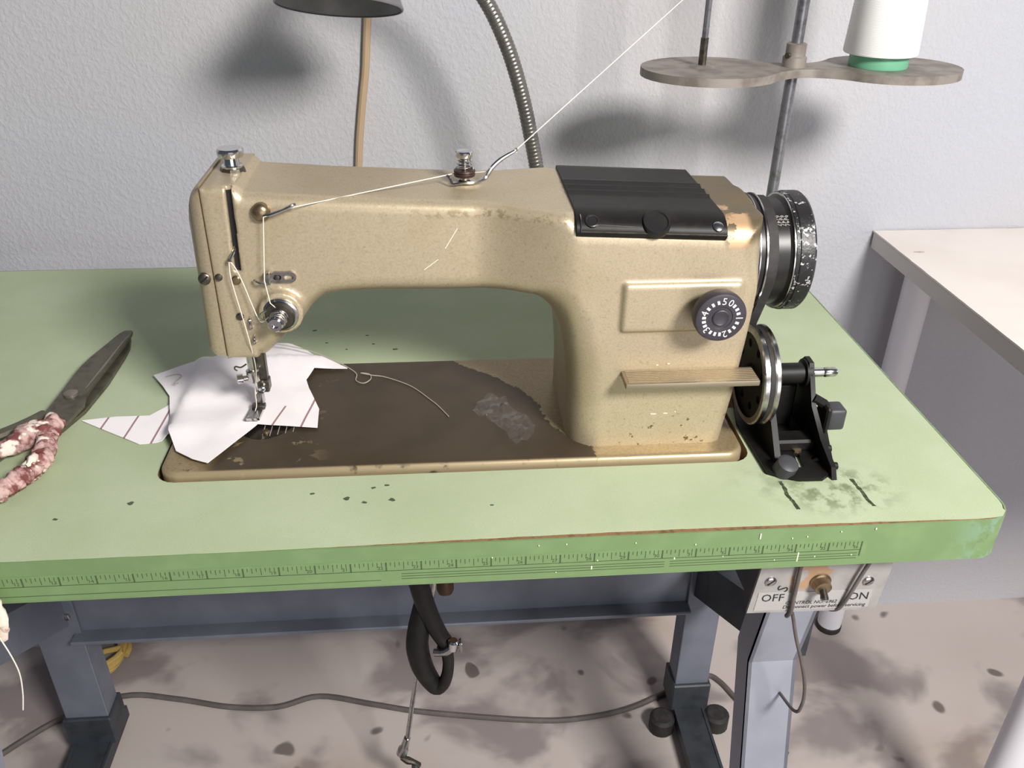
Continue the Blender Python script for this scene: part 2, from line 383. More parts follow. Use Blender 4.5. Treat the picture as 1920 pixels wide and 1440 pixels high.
def nets(fn, lo, hi, h):
    lo = np.array(lo, float); n = [int((b - a) / h) + 2 for a, b in zip(lo, hi)]
    ax = [lo[i] + h * np.arange(n[i]) for i in range(3)]
    G = np.meshgrid(*ax, indexing='ij'); F = fn(*G); Sg = F < 0
    c = np.zeros([m - 1 for m in n], int)
    for i in (0, 1):
        for j in (0, 1):
            for l in (0, 1): c += Sg[i:n[0] - 1 + i, j:n[1] - 1 + j, l:n[2] - 1 + l]
    act = (c > 0) & (c < 8); idx = np.full(c.shape, -1); idx[act] = np.arange(act.sum())
    I = np.argwhere(act); V = lo + h * (I + .5); C0 = V.copy(); e = h * .2
    for _ in range(5):
        f = fn(V[:, 0], V[:, 1], V[:, 2]); g = np.stack([(fn(*(V + e * np.eye(3)[a]).T) - fn(*(V - e * np.eye(3)[a]).T)) / (2 * e) for a in range(3)], 1)
        V = V - (f / np.maximum((g * g).sum(1), .2))[:, None] * g
        V = np.clip(V, C0 - .75 * h, C0 + .75 * h)
    Q = []
    for a in range(3):
        b, d = (a + 1) % 3, (a + 2) % 3
        s0 = [slice(None)] * 3; s1 = [slice(None)] * 3; s0[a] = slice(0, -1); s1[a] = slice(1, None)
        S0, S1 = Sg[tuple(s0)], Sg[tuple(s1)]
        E = np.argwhere(S0 != S1); E = E[(E[:, b] > 0) & (E[:, d] > 0) & (E[:, b] < n[b] - 1) & (E[:, d] < n[d] - 1)]
        fl = S0[E[:, 0], E[:, 1], E[:, 2]]
        def gi(ob, od):
            K = E.copy(); K[:, b] += ob; K[:, d] += od; return idx[K[:, 0], K[:, 1], K[:, 2]]
        q = np.stack([gi(-1, -1), gi(0, -1), gi(0, 0), gi(-1, 0)], 1); q[~fl] = q[~fl][:, ::-1]
        Q.append(q)
    Q = np.concatenate(Q); return V, Q[(Q >= 0).all(1)]
def solid(name, fn, lo, hi, h, mat, parent):
    V, Q = nets(fn, lo, hi, h); V = V - np.array(org(parent))
    me = bpy.data.meshes.new(name); me.from_pydata(V.tolist(), [], Q.tolist()); me.materials.append(mat)
    for p in me.polygons: p.use_smooth = True
    o = bpy.data.objects.new(name, me); COL.objects.link(o); o.parent = parent; return o

def sheet(name, poly, zf, t, mat, parent=None, cuts=4, lab=None, cat=None, group=None):
    """a thin cloth or film with the outline poly, draped to zf(x, y)"""
    tmp = bmesh.new(); vs = [tmp.verts.new((a, b, 0)) for a, b in poly]
    es = [tmp.edges.new((vs[i], vs[(i + 1) % len(vs)])) for i in range(len(vs))]
    bmesh.ops.triangle_fill(tmp, use_beauty=True, edges=es, normal=(0, 0, 1))
    for _ in range(cuts):
        bmesh.ops.subdivide_edges(tmp, edges=[e for e in tmp.edges if e.calc_length() > .007], cuts=1)
        bmesh.ops.triangulate(tmp, faces=tmp.faces[:])
    tmp.verts.index_update(); b = B(); n = len(tmp.verts)
    V = [v.co.copy() for v in tmp.verts]; F = [[v.index for v in f.verts] for f in tmp.faces]
    E2 = [[v.index for v in e.verts] for e in tmp.edges if len(e.link_faces) == 1]; tmp.free()
    top = [b.bm.verts.new((v.x, v.y, zf(v.x, v.y) + t)) for v in V]; bot = [b.bm.verts.new((v.x, v.y, zf(v.x, v.y))) for v in V]
    for f in F: b.bm.faces.new([top[i] for i in f]); b.bm.faces.new([bot[i] for i in f[::-1]])
    for a, c in E2: b.bm.faces.new((top[a], top[c], bot[c], bot[a]))
    o = b.build(name, mat, parent, smooth=60)
    if lab: tag(o, lab, cat, group)
    return o

# ================================================================ SETTING
WY = .668
tag(B().box(-4, 3.2, WY, WY + .12, 0, 2.8).build('wall_back', M['wall'], smooth=0), kind='structure')
tag(B().box(-4, 3.2, -3.4, WY + .12, -.1, 0).build('floor', M['floor'], smooth=0), kind='structure')

# ================================================================ SEWING TABLE
T = empty('sewing_table', (-.45, .27, 0), 'pale green industrial sewing table with a ruler tape on its front edge', 'table')
TX0, TX1, TD = -1.10, .1185, .533
outer = rrect(TX0, TX1, 0, TD, .022)
HOLE = rrect(-.5405, -.0583, .0865, .2690, .017, 5)
SLOT = [(-.0572, .17), (-.040, .17), (-.040, .31), (-.0572, .31)]
def inset(o, d): return rrect(TX0 + d, TX1 - d, d, TD - d, .022 - d * .6)
B().slab(inset(outer, .0012), [HOLE, SLOT], XY(H - .0009), .036).build('tabletop', M['core'], T)
def wavy(d):
    out = []
    for i in range(121):
        x = TX0 + .03 + (TX1 - TX0 - .06) * i / 120
        g = .0010 + .0046 * max(0, math.sin(PI * min(max((x + .45) / .62, 0), 1))) + .0005 * noise.noise((x * 60, 0, 0))
        out.append((x, g))
    r = [p for p in inset(outer, .0022) if p[1] > .012]
    # start with the right corner going round
    r = [p for p in r]
    return out + [(TX1 - .010, .0042), (TX1 - .0045, .010)] + [p for p in r if p[0] > 0] + [p for p in r if p[0] < 0]
B().slab(wavy(0), [HOLE, SLOT], XY(H), .0011).build('laminate', M['laminate'], T, smooth=20)
band = B(); band.slab(outer, [inset(outer, .0014)], XY(H - .0004), .0375); band.build('edge_band', M['edge'], T)
tp = tag(B().box(-.66, .004, -.0004, .0001, H - .0362, H - .0135).build('ruler_tape', M['tape'], T, smooth=0), 'printed yard tape')
ZB = H - .0229
tk = B()
def tickbar(x, z0, z1, w=.00035): tk.box(x - w, x + w, -.0006, -.0003, z0, z1)
for i in range(25):
    x = -.0254 * (24 - i)
    tickbar(x, ZB if i < 24 else ZB - .006, ZB + .0078, .0005)
    for j in range(1, 8):
        if i == 0: xx = x - .0254 * j / 8
        else: xx = x - .0254 * j / 8
        tickbar(xx, ZB + (.0033 if j % 2 == 0 else .0047) - (.002 if j == 4 else 0), ZB + .0078, .0002)
for a, b_, z in ((-.66, 0, ZB), (-.345, -.150, ZB - .0034), (-.345, -.150, ZB - .0058), (-.345, -.150, ZB - .0082), (-.146, -.002, ZB - .0032), (-.146, -.002, ZB - .0056), (-.146, -.002, ZB - .0080), (-.64, -.36, ZB - .0088)):
    tk.box(a, b_, -.0006, -.0003, z - .00022, z + .00022)
tag(tk.build('tick_marks', M['mark'], tp, smooth=0), kind='stuff')
for i in range(25):
    text(str(12 + i), 'numeral', M['mark'], tp, (-.0254 * (24 - i) - .0042, -.0005, ZB + .0026), (1, 0, 0), (0, 0, 1), .0042)
fl = B()
for x, z, hgt in ((-.048, H - .0275, .009), (-.080, H - .006, .0055), (-.205, H - .0290, .0035), (.008, H - .0035, .002), (-.143, H - .0235, .002)):
    fl.box(x - .0006, x + .0006, -.0008, -.0002, z - hgt / 2, z + hgt / 2, .0003, 1)
for q in range(14):
    x = random.uniform(-.3, .02); z = H - random.uniform(.002, .034); fl.box(x - .0004, x + .0004, -.0008, -.0002, z - .0004, z + .0004)
tag(fl.build('paint_flecks', M['paintfleck'], T, smooth=0), 'white paint flecks', kind='stuff')
sp = B()
for x, y in [(-.4144, .065), (-.3677, .0696), (-.3872, .0572), (-.3575, .0724), (-.3525, .0537), (-.5498, .0618), (-.5995, .0459), (-.3735, .0517), (-.2766, .0421), (-.4455, .3492), (-.4084, .3048), (-.3822, .3151), (-.39, .335), (-.36, .302), (-.43, .32)]:
    r = random.uniform(.0009, .0020); ph = random.random() * 6
    sp.slab([(x + r * 1.3 * (1 + .35 * math.sin(3 * a + ph)) * math.cos(a), y + r * (1 + .35 * math.sin(2 * a + ph)) * math.sin(a)) for a in [2 * PI * i / 9 for i in range(9)]], [], XY(H + .00015), .0002)
tag(sp.build('stain_spots', M['darkspot'], T, smooth=0), kind='stuff')
for pts in (((-.0458, .0575), (-.0452, .047), (-.0464, .040), (-.0445, .031), (-.0436, .0195)), ((.0126, .057), (.0131, .048), (.0143, .040), (.0140, .030), (.0165, .020))):
    L = []; R = []
    for i in range(len(pts) - 1):
        for j in range(5):
            t = j / 5; x = pts[i][0] * (1 - t) + pts[i + 1][0] * t; y = pts[i][1] * (1 - t) + pts[i + 1][1] * t
            w = .0015 + .0010 * noise.noise((x * 500, y * 500, 3)); L.append((x - w, y)); R.append((x + w * .9, y))
    B().slab(L + R[::-1], [], XY(H + .0002), .0003).build('gouge', M['gouge'], T, smooth=0)
# ---- steel stand
def leg_side(x0, x1, inner):
    s = 1 if inner > 0 else -1
    # rear post: open channel from the table to the floor
    xc = (x0 + x1) / 2
    p = B(); p.box(x0, x1, .438, .442, .03, H - .06, .001, 1); p.box(x0, x0 + .004, .442, .478, .03, H - .06); p.box(x1 - .004, x1, .442, .478, .03, H - .06)
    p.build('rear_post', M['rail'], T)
    # front leg: bent channel, back to the knee, then forward to the foot
    def q(x, y, z): return (x, y, z)
    prof = [(.115, H - .05), (.165, .435), (.060, .03)]; fx = -.022 * s if inner < 0 else 0
    fx = -.022 if inner < 0 else .022
    for a, b_, mt, nm in ((x0 + fx, x1 + fx + .002, M['standpaint'], 'front_leg'),):
        f = B(); w = .004
        for (ya, za), (yb, zb) in zip(prof, prof[1:]):
            for xa, xb, d in ((a, b_, .004), (a, a + .004, .038), (b_ - .004, b_, .038)):
                f.mesh([(xa, ya, za), (xb, ya, za), (xb, ya + d, za), (xa, ya + d, za), (xa, yb, zb), (xb, yb, zb), (xb, yb + d, zb), (xa, yb + d, zb)], [(0, 1, 2, 3), (4, 7, 6, 5), (0, 4, 5, 1), (1, 5, 6, 2), (2, 6, 7, 3), (3, 7, 4, 0)])
        f.build(nm, mt, T)
    # slanting brace between them
    g = B(); xa, xb = xc - .018, xc + .018
    g.mesh([(xa, .17, .435), (xb, .17, .435), (xb, .17, .495), (xa, .17, .495), (xa, .44, .27), (xb, .44, .27), (xb, .44, .34), (xa, .44, .34)], [(0, 1, 2, 3), (4, 7, 6, 5), (0, 4, 5, 1), (1, 5, 6, 2), (2, 6, 7, 3), (3, 7, 4, 0)])
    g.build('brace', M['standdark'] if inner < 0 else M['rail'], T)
    f = B(); f.box(x0 + .004, x1 - .004, .02, .50, .028, .032); f.box(x0 + .002, x0 + .006, .02, .50, .012, .034); f.box(x1 - .006, x1 - .002, .02, .50, .012, .034)
    f.build('foot_bar', M['standdark'], T)
    f = B().box(x0 - .004, x1 + .004, .432, .484, .03, .085, .002, 1); f.build('foot_clamp', M['standdark'], T)
    for yy in (.03, .485):
        B().lathe([(0, .016), (.004, .018), (.024, .016), (.03, .010)], (xc, yy, 0), n=16).build('rubber_foot', M['rubber'], T)
leg_side(.034, .086, -1)
leg_side(-.892, -.830, 1)
for sx in (.016, .104):
    B().lathe([(0, .018), (.003, .02), (.026, .02), (.03, .015)], (sx, .424, .0), n=18).build('rubber_foot', M['rubber'], T)
# top rails under the board that carry the legs
for xa in (.030, -.887): B().box(xa, xa + .054, .03, .50, H - .062, H - .037, .001, 1).build('top_rail', M['standdark'], T)
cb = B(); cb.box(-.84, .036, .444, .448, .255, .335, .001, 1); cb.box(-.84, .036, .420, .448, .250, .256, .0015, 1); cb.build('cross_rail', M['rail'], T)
for x, z in ((.052, .29), (.066, .268), (.049, .315), (-.842, .29)):
    B().lathe([(0, .006), (.004, .006), (.005, .004)], (x, .438, z), (0, -1, 0), n=6).build('bolt', M['steel'], T)

# ================================================================ SEWING MACHINE
MC = empty('sewing_machine', (-.30, .178, H), 'worn champagne-gold industrial sewing machine set into the green table', 'sewing machine')
BZ = H + .0065
bd = B()
def bring(d, z): return [bd.bm.verts.new((x, y, z)) for x, y in rrect(-.5375 + d, -.0635 - d, .0895 + d, .2660 - d, .016 - d * .5, 7)]
rings = [bring(0, BZ - .03), bring(0, BZ - .0048), bring(.0004, BZ - .0030), bring(.0014, BZ - .0013), bring(.0030, BZ - .0003), bring(.0048, BZ)]
for a, b_ in zip(rings, rings[1:]):
    for j in range(len(a)): bd.bm.faces.new((a[j], a[(j + 1) % len(a)], b_[(j + 1) % len(a)], b_[j]))
bd.bm.faces.new(rings[0][::-1]); bd.bm.faces.new(rings[-1])
bd.build('bed', M['bed'], MC, smooth=50)

arch = catmull([(-.452, .8465), (-.4475, .8485), (-.427, .869), (-.411, .8865), (-.402, .8945), (-.392, .8980), (-.36, .8995), (-.30, .8985), (-.246, .8985), (-.2300, .8915), (-.2200, .8760), (-.2140, .852), (-.2105, .82), (-.2095, .79), (-.2095, .735)], 4)
prof = [(-.4785, .847), (-.460, .8465)] + arch + [(-.0845, .735), (-.0760, .81), (-.0715, .865), (-.0675, .93), (-.0685, .9600), (-.10, .9612), (-.20, .9660), (-.30, .9705), (-.395, .9752), (-.4490, .9790), (-.4545, .9845), (-.470, .9850), (-.4785, .9835)]
def body(x, y, z):
    d2 = polysd(prof, x, z)
    yf = .130 - .0235 * sstep(-.285, -.205, x)
    yb = .222 + .018 * sstep(-.285, -.205, x)
    dy = np.abs(y - (yf + yb) / 2) - (yb - yf) / 2
    col = sstep(-.222, -.206, x)
    r = .0145 + (.020 - .0145) * col
    low = sstep(.935, .90, z)
    r = r * (1 - low) + low * (.013 + .013 * sstep(-.25, -.215, x) * sstep(-.13, -.17, x))
    topz = sstep(.945, .957, z) * (1 - col); r = r * (1 - topz) + .0085 * topz
    r = np.where(x < -.455, .004 + 0 * x, r) * sstep(-.48, -.474, x) + .0008
    r = np.where((x > -.13), r * (1 - sstep(-.10, -.070, x) * low * .6), r)
    d = rmax(d2, dy, r)
    # raised cover on the column
    pl = sbox((x, y, z), (-.1285, .108, .8945), (.0455, .0052, .0200), .0032)
    d = smin(d, pl, .003)
    # boss under the thread tension, boss of the tension post on top
    bs = np.maximum(np.sqrt((x + .4315) ** 2 + (z - .8885) ** 2) - .0165, np.abs(y - .135) - .0115)
    d = smin(d, bs, .005)
    tb = np.maximum(np.sqrt((x + .2895) ** 2 + (y - .176) ** 2) - .010, np.abs(z - .965) - .0075)
    d = smin(d, tb, .004)
    # bearing collar at the wheel end
    bc = np.maximum(np.sqrt((y - .172) ** 2 + (z - .9125) ** 2) - .0495, np.abs(x + .084) - .0145)
    d = smin(d, bc, .006)
    # slot of the take-up lever
    xc = -.4590 + (z - .953) * .030
    sl = np.maximum(np.maximum(np.abs(x - xc) - .0023, np.abs(z - .953) - .0325), y - .1345)
    return np.maximum(d, -sl)
solid('casting', body, (-.484, .096, .7635), (-.058, .2465, .990), .0016, M['paint'], MC)
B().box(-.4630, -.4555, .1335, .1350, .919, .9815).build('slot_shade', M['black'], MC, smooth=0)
# face plate on the left end
fp = B(); fp.mesh([(-.4790, y, z) for y, z in rrect(.1300, .2210, .8475, .9850, .006, 5)], [])
ring0 = list(fp.bm.verts)
def fring(x, d, r): return [fp.bm.verts.new((x, y, z)) for y, z in rrect(.1300 + d, .2210 - d, .8475 + d * .5, .9850 - d * 1.6, r, 5)]
rings = [ring0, fring(-.4850, .0002, .006), fring(-.4885, .0012, .007), fring(-.4912, .004, .008), fring(-.4925, .010, .010)]
for a, b_ in zip(rings, rings[1:]):
    for j in range(len(a)): fp.bm.faces.new((a[j], a[(j + 1) % len(a)], b_[(j + 1) % len(a)], b_[j]))
fp.bm.faces.new(rings[0]); fp.bm.faces.new(rings[-1][::-1])
def swell(z):                                        # the cover swells at mid height and draws in at the top
    return float(np.interp(z, [.845, .865, .890, .920, .950, .970, .986], [.0010, -.0010, -.0030, -.0035, -.0005, .0030, .0065]))
for v in fp.bm.verts:
    if v.co.x < -.4795: v.co.x += swell(v.co.z) * min(1, (-.479 - v.co.x) / .006)
fpo = fp.build('face_plate', M['plate_paint'], MC, smooth=50)
def screw(x, y, z, r, ax=(0, -1, 0), parent=MC, mat='darksteel', name='screw', slot=True):
    b = B(); b.lathe([(-.002, r), (.0008, r), (.0018, r * .72), (.0020, r * .3)], (x, y, z), ax, 18)
    o = b.build(name, M[mat], parent)
    if slot:
        a = Vector(ax); u = Vector((.75, 0, .66)) if abs(a.y) > .5 else Vector((1, .4, 0)).normalized(); w = a.cross(u).normalized(); c = Vector((x, y, z)) + a * .0019
        q = B(); L = r * .8; t = r * .14
        q.mesh([c + u * sx * L + w * sy * t + a * sz * .0002 for sz in (-1, 1) for sx, sy in ((-1, -1), (1, -1), (1, 1), (-1, 1))], [(0, 3, 2, 1), (4, 5, 6, 7), (0, 1, 5, 4), (1, 2, 6, 5), (2, 3, 7, 6), (3, 0, 4, 7)])
        q.build('screw_slot', M['black'], o, smooth=0)
    return o
screw(-.4850, .1295, .9155, .0046)
screw(-.4745, .1297, .9165, .0028, slot=False)
screw(-.4620, .1297, .9140, .0036, slot=False, mat='brass')
screw(-.4635, .1297, .8840, .0030, slot=False, mat='darksteel')
# black top cover wrapping over the column
cs = []
for i in range(8): cs.append((.1052, .9545 + i * .0012))
yf0, zt0, rr0 = .1052, .9668, .0215
sec = [(.1054, .9545), (.1052, .9560)]
for i in range(13):
    a = PI - (PI / 2) * i / 12; sec.append((yf0 + rr0 + rr0 * math.cos(a), zt0 - rr0 * .6 + rr0 * .6 * math.sin(a)))
ridge = []
for i in range(24):
    y = yf0 + rr0 + .003 + i * .0045; ridge.append((y, zt0 + (.0016 if i in (7, 10, 13) else 0)))
sec = [(.1054, .9535), (.1052, .9550)] + sec[2:] + ridge
cap = B(); A = []; xs = np.linspace(-.2115, -.1005, 12)
for x in xs: A.append([cap.bm.verts.new((x, y - .0012, z + .0010 - .046 * (x + .2))) for y, z in sec])
Bt = []
for x in xs: Bt.append([cap.bm.verts.new((x, y + .002, z - .0025 - .046 * (x + .2))) for y, z in sec])
m = len(sec)
for i in range(len(xs) - 1):
    for j in range(m - 1):
        cap.bm.faces.new((A[i][j], A[i + 1][j], A[i + 1][j + 1], A[i][j + 1])); cap.bm.faces.new((Bt[i][j], Bt[i][j + 1], Bt[i + 1][j + 1], Bt[i + 1][j]))
for i in (0, len(xs) - 1):
    for j in range(m - 1): cap.bm.faces.new((A[i][j], A[i][j + 1], Bt[i][j + 1], Bt[i][j]))
for j in (0, m - 1):
    for i in range(len(xs) - 1): cap.bm.faces.new((A[i][j], A[i + 1][j], Bt[i + 1][j], Bt[i][j]))
CP = cap.build('top_cover', M['blackcap'], MC, smooth=50)
def capz(x, t):                                    # point on the cover, t along its section
    j = min(int(t), m - 2); f = t - j; y = sec[j][0] * (1 - f) + sec[j + 1][0] * f; z = sec[j][1] * (1 - f) + sec[j + 1][1] * f
    return Vector((x, y - .0016, z + .0014 - .046 * (x + .2)))
def capline(pts, r, mat, name):
    B().tube([capz(x, t) for x, t in pts], r, 6).build(name, M[mat], CP)
capline([(x, .9) for x in np.linspace(-.2085, -.1005, 10)], .00055, 'darksteel', 'trim_line')
capline([(-.2085, t) for t in np.linspace(.9, 9.5, 10)], .00045, 'steel', 'trim_line')
capline([(-.1965, 5.6), (-.198, 5.0)] + [(x, 5.6 - (x + .1965) * 18) for x in np.linspace(-.195, -.166, 5)], .00035, 'steel', 'scratch_line')
nrm = Vector((0, -.62, .78))
def disc_on_cap(x, t, prof_, mat, name, n=24):
    B().lathe(prof_, capz(x, t) - nrm * .0005, nrm, n).build(name, M[mat], CP)
disc_on_cap(-.1530, 7.0, [(-.004, .0105), (.0012, .0105), (.0022, .0098), (.0022, .0085), (.0012, .0078), (.0012, .0)], 'black', 'oil_plug')
disc_on_cap(-.1075, 6.2, [(-.002, .0040), (.0007, .0040), (.0012, .003), (.0013, 0)], 'steel', 'screw', 16)
disc_on_cap(-.2005, 7.0, [(-.002, .0052), (.0005, .0052), (.0009, .0044), (.0004, .0038), (.0004, 0)], 'black', 'screw', 18)
# hand wheel (two flanges with the belt groove between)
AX = (0, .172, .9125)
def wx(h): return -.0690 + (h + .0770) * (.0500 / .0770)
def wp(pr): return [(wx(h), r * .955) for h, r in pr]
hw = B().lathe(wp([(-.0770, .030), (-.0770, .0488), (-.0745, .0497), (-.0700, .0497), (-.0690, .0485), (-.0690, .0478), (-.0628, .0478), (-.0620, .0490), (-.0600, .0490), (-.0590, .0475), (-.0575, .0425), (-.0500, .0425), (-.0480, .0455), (-.0310, .0455), (-.0290, .0470), (-.0270, .048), (-.0270, .02)]), AX, (1, 0, 0), 64)
HW = hw.build('hand_wheel', M['black'], MC, smooth=30)
B().lathe(wp([(-.0270, .02), (-.0270, .0485), (-.0255, .0500), (-.0215, .0500), (-.0205, .0508), (-.0040, .0508), (-.0010, .0492), (0, .0465), (0, .0410), (-.006, .038), (-.006, .006)]), AX, (1, 0, 0), 64).build('rim', M['rim'], HW, smooth=30)
for xx, r in ((-.0695, .0489), (-.0605, .0489), (-.0268, .0488)):
    q = wx(xx); r *= .955
    B().lathe([(q - .0006, r - .001), (q - .0006, r + .0005), (q + .0006, r + .0005), (q + .0006, r - .001)], AX, (1, 0, 0), 64, caps=False).build('bright_edge', M['steel'], HW, smooth=30)
for q in range(3):
    a = math.radians(127)                          # place round the groove where the number is read
    rad = .0455 * .955 + .0002; c = Vector((wx(-.0437 + q * .0058), AX[1] + rad * math.cos(a), AX[2] + rad * math.sin(a)))
    tang = Vector((0, -math.sin(a), math.cos(a)))  # along the rim
    text('6247', 'wheel_number', M['grey_ink'], HW, c, tang if tang.z < 0 else -tang, (1, 0, 0), .0050)
# stitch length dial
DC = Vector((-.1050, .0870, .8965))
DL = B().lathe([(-.012, .012), (-.004, .0190), (.0, .0197), (.0045, .0197), (.0065, .0188), (.0072, .0172), (.0066, .0090), (.0060, .0085), (.0060, .0)], DC, (0, -1, 0), 56).build('stitch_dial', M['dial'], MC, smooth=30)
B().lathe([(0, .0064), (.0008, .0064), (.0012, .0056), (.0008, .0050), (.0008, 0)], DC + Vector((0, -.0060, 0)), (0, -1, 0), 32).build('hub', M['dial'], DL)
DY = DC.y - .0072
def dialpos(deg, r): a = math.radians(deg); return Vector((DC.x + r * math.cos(a), DY, DC.z + r * math.sin(a))), Vector((math.cos(a), 0, math.sin(a)))
nums = {0: 64, 1: 0, 2: -72, 3: -138, 4: -198, 5: -274}
for nmb, deg in nums.items():
    p, up = dialpos(deg, .0133); r = Vector((up.z, 0, -up.x))
    text(str(nmb), 'dial_numeral', M['white_ink'], DL, p, r, up, .0078)
for a in range(5):
    for j in (1, 2, 3):
        deg = nums[a] + (nums[a + 1] - nums[a]) * j / 4; p, up = dialpos(deg, .0130); r = Vector((up.z, 0, -up.x))
        b = B(); b.mesh([p + r * sx * .00095 + up * sy * .00145 + Vector((0, sz * .00012, 0)) for sz in (1, -1) for sx, sy in ((-1, -1), (1, -1), (1, 1), (-1, 1))], [(0, 3, 2, 1), (4, 5, 6, 7), (0, 1, 5, 4), (1, 2, 6, 5), (2, 3, 7, 6), (3, 0, 4, 7)])
        b.build('dial_mark', M['white_ink'], DL, smooth=0)
for p, q in (((-.2966, .9512), (-.306, .9356)), ((-.3114, .9272), (-.3225, .9189))):
    B().tube([(p[0], .1303, p[1]), (q[0], .1303, q[1])], .00045, 6).build('scratch', M['paintfleck'], MC)
ck_ = B()
for x, z, w in ((-.1410, .7985, .0024), (-.1310, .7988, .0018), (-.1230, .8000, .0006), (-.1420, .8440, .0010), (-.1330, .8450, .0012)):
    ck_.box(x - w, x + w, .1060, .1068, z - .0005, z + .0005, .0002, 1)
tag(ck_.build('paint_chips', M['plate_chip'], MC, smooth=0), kind='stuff')
# reverse lever: ribbed flat bar
LV = B().box(-.1705, -.0645, .0850, .1080, .8345, .8395, .0010, 2).build('reverse_lever', M['leversteel'], MC)
for q in range(7): B().box(-.168, -.0655, .0875 + q * .0027, .0888 + q * .0027, .8393, .8400).build('rib', M['leversteel'], LV, smooth=0)
# presser regulator knob on the head
kb = B().lathe([(-.006, .0062), (.001, .0062), (.0015, .0078), (.0040, .0078), (.0045, .0058), (.0095, .0054), (.0105, .0090), (.0125, .0098), (.0155, .0098), (.0168, .0088), (.0168, 0)], (-.4625, .1720, .9845), n=32).build('pressure_knob', M['chrome'], MC)
B().lathe([(0, .0098), (.0035, .0090), (.004, 0)], (-.4625, .1720, .9835), n=8).build('lock_nut', M['darksteel'], kb)
# pre-tension post on top of the arm
PT = B().lathe([(0, .0024), (.020, .0024)], (-.2895, .176, .972), n=14).build('tension_post', M['steel'], MC)
B().lathe([(.0190, .0030), (.0195, .0062), (.0205, .0066), (.0235, .0066), (.0242, .0058), (.0235, .004), (.0235, 0)], (-.2895, .176, .972), n=26).build('thumb_nut', M['chrome'], PT)
B().lathe([(.0052, .0030), (.0052, .0080), (.0068, .0084), (.0078, .0076), (.0085, .0084), (.0098, .0080), (.0100, .0030)], (-.2895, .176, .972), n=28).build('tension_disc', simple('rust_disc', '4c3a35', .45, .6), PT)
B().lathe([(-.002, .0062), (.0012, .0060), (.0022, .0036), (.0050, .0034)], (-.2895, .176, .972), n=22).build('foot', M['steel'], PT)
B().tube([(-.2895 + (.0068 - .0025 * t / 40) * math.cos(t * .55), .176 + (.0068 - .0025 * t / 40) * math.sin(t * .55), .9825 + .009 * t / 40) for t in range(41)], .0005, 6).build('coil_spring', M['steel'], PT)
B().tube([(-.3030, .170, .9790), (-.3010, .168, .9772), (-.2990, .166, .9738), (-.2955, .165, .9742), (-.2895, .164, .9752), (-.2835, .165, .9748), (-.2780, .168, .9752), (-.2735, .172, .9765), (-.2685, .174, .9835), (-.2610, .175, .9900), (-.2510, .175, .9958)], [.0012] * 7 + [.0016, .0018, .0017, .0012], 8, smooth=4).build('thread_guide', M['steel'], PT)
B().tube([(-.2503 + .0012 * math.cos(a), .175, .9964 + .0014 * math.sin(a)) for a in [i * 2 * PI / 10 for i in range(11)]], .0005, 6, caps=False).build('eyelet', M['steel'], PT)
# thread guide knob on the front of the arm
G1 = B().lathe([(-.001, .0068), (.003, .0068), (.0050, .0055), (.0062, .0032), (.0065, 0)], (-.4370, .1300, .9665), (0, -1, 0), 26).build('guide_stud', M['brass'], MC)
B().tube([(-.4345, .1240, .9650), (-.4280, .1230, .9668), (-.4200, .1232, .9697), (-.4140, .1240, .9722), (-.4120, .1260, .9728)], [.0012, .0014, .0012, .0015, .0013], 8, smooth=3).build('guide_pin', M['steel'], G1)
# slotted guide below
G2 = B(); G2.slab(rrect(-.4365, -.4175, .9120, .9205, .0042), [rrect(-.4345, -.4285, .9143, .9182, .0018, 3), rrect(-.4265, -.4195, .9143, .9182, .0018, 3)], XZ(.1275), .0028)
G2 = G2.build('slotted_guide', M['steel'], MC)
B().box(-.4400, -.4360, .1225, .1290, .9120, .9215, .0008, 1).build('guide_tab', M['steel'], G2)
B().tube([(-.4480, .1260, .9150), (-.4455, .1235, .9146), (-.4425, .1225, .9140), (-.4395, .1235, .9150)], .0011, 8, smooth=3).build('guide_hook', M['steel'], G2)
screw(-.4315, .1288, .9162, .0024, parent=G2, slot=False)
# thread tension unit
TC = Vector((-.4315, .1235, .8880)); ta = Vector((-.10, -1, -.05)).normalized()
TU = B().lathe([(-.002, .0135), (.0010, .0135), (.0018, .0120), (.0020, .006)], TC, ta, 36).build('tension_unit', M['steel'], MC)
B().lathe([(.0020, .004), (.0022, .0108), (.0030, .0116), (.0036, .0100), (.0042, .0112), (.0052, .0106), (.0054, .004)], TC, ta, 36).build('tension_discs', M['darksteel'], TU)
B().tube([TC + ta * (.006 + .0075 * t / 36) + Vector((math.cos(t * .6), 0, math.sin(t * .6))) * (.0066 - .0012 * t / 36) for t in range(37)], .0008, 6).build('coil_spring', M['steel'], TU)
B().lathe([(.004, .0030), (.0125, .0032), (.0130, .0055), (.0172, .0058), (.0180, .0050), (.0180, .0025), (.0165, .0022), (.0165, 0)], TC, ta, 28).build('thumb_nut', M['chrome'], TU)
B().tube([TC + Vector((-.0105, -.003, -.004)), TC + Vector((-.0145, -.005, -.001)), TC + Vector((-.0130, -.006, .004)), TC + Vector((-.0090, -.006, .006))], .0006, 6, smooth=4).build('check_spring', M['steel'], TU)
# small wire guides on the nose
for x, z, L in ((-.4560, .8755, .0075), (-.4550, .8625, .0045)):
    B().tube([(x, .1305, z + L), (x - .0003, .1272, z + L * .8), (x, .1270, z), (x + .0002, .1305, z - .001)], .0010, 8, smooth=3).build('wire_guide', M['chrome'], MC)
# take-up lever tip
B().tube([(-.4600, .138, .9410), (-.4605, .131, .9370), (-.4625, .1255, .9330), (-.4632, .1245, .9310)], [.0012, .0012, .0013, .0018], 8, smooth=3).build('take_up_lever', M['chrome'], MC)
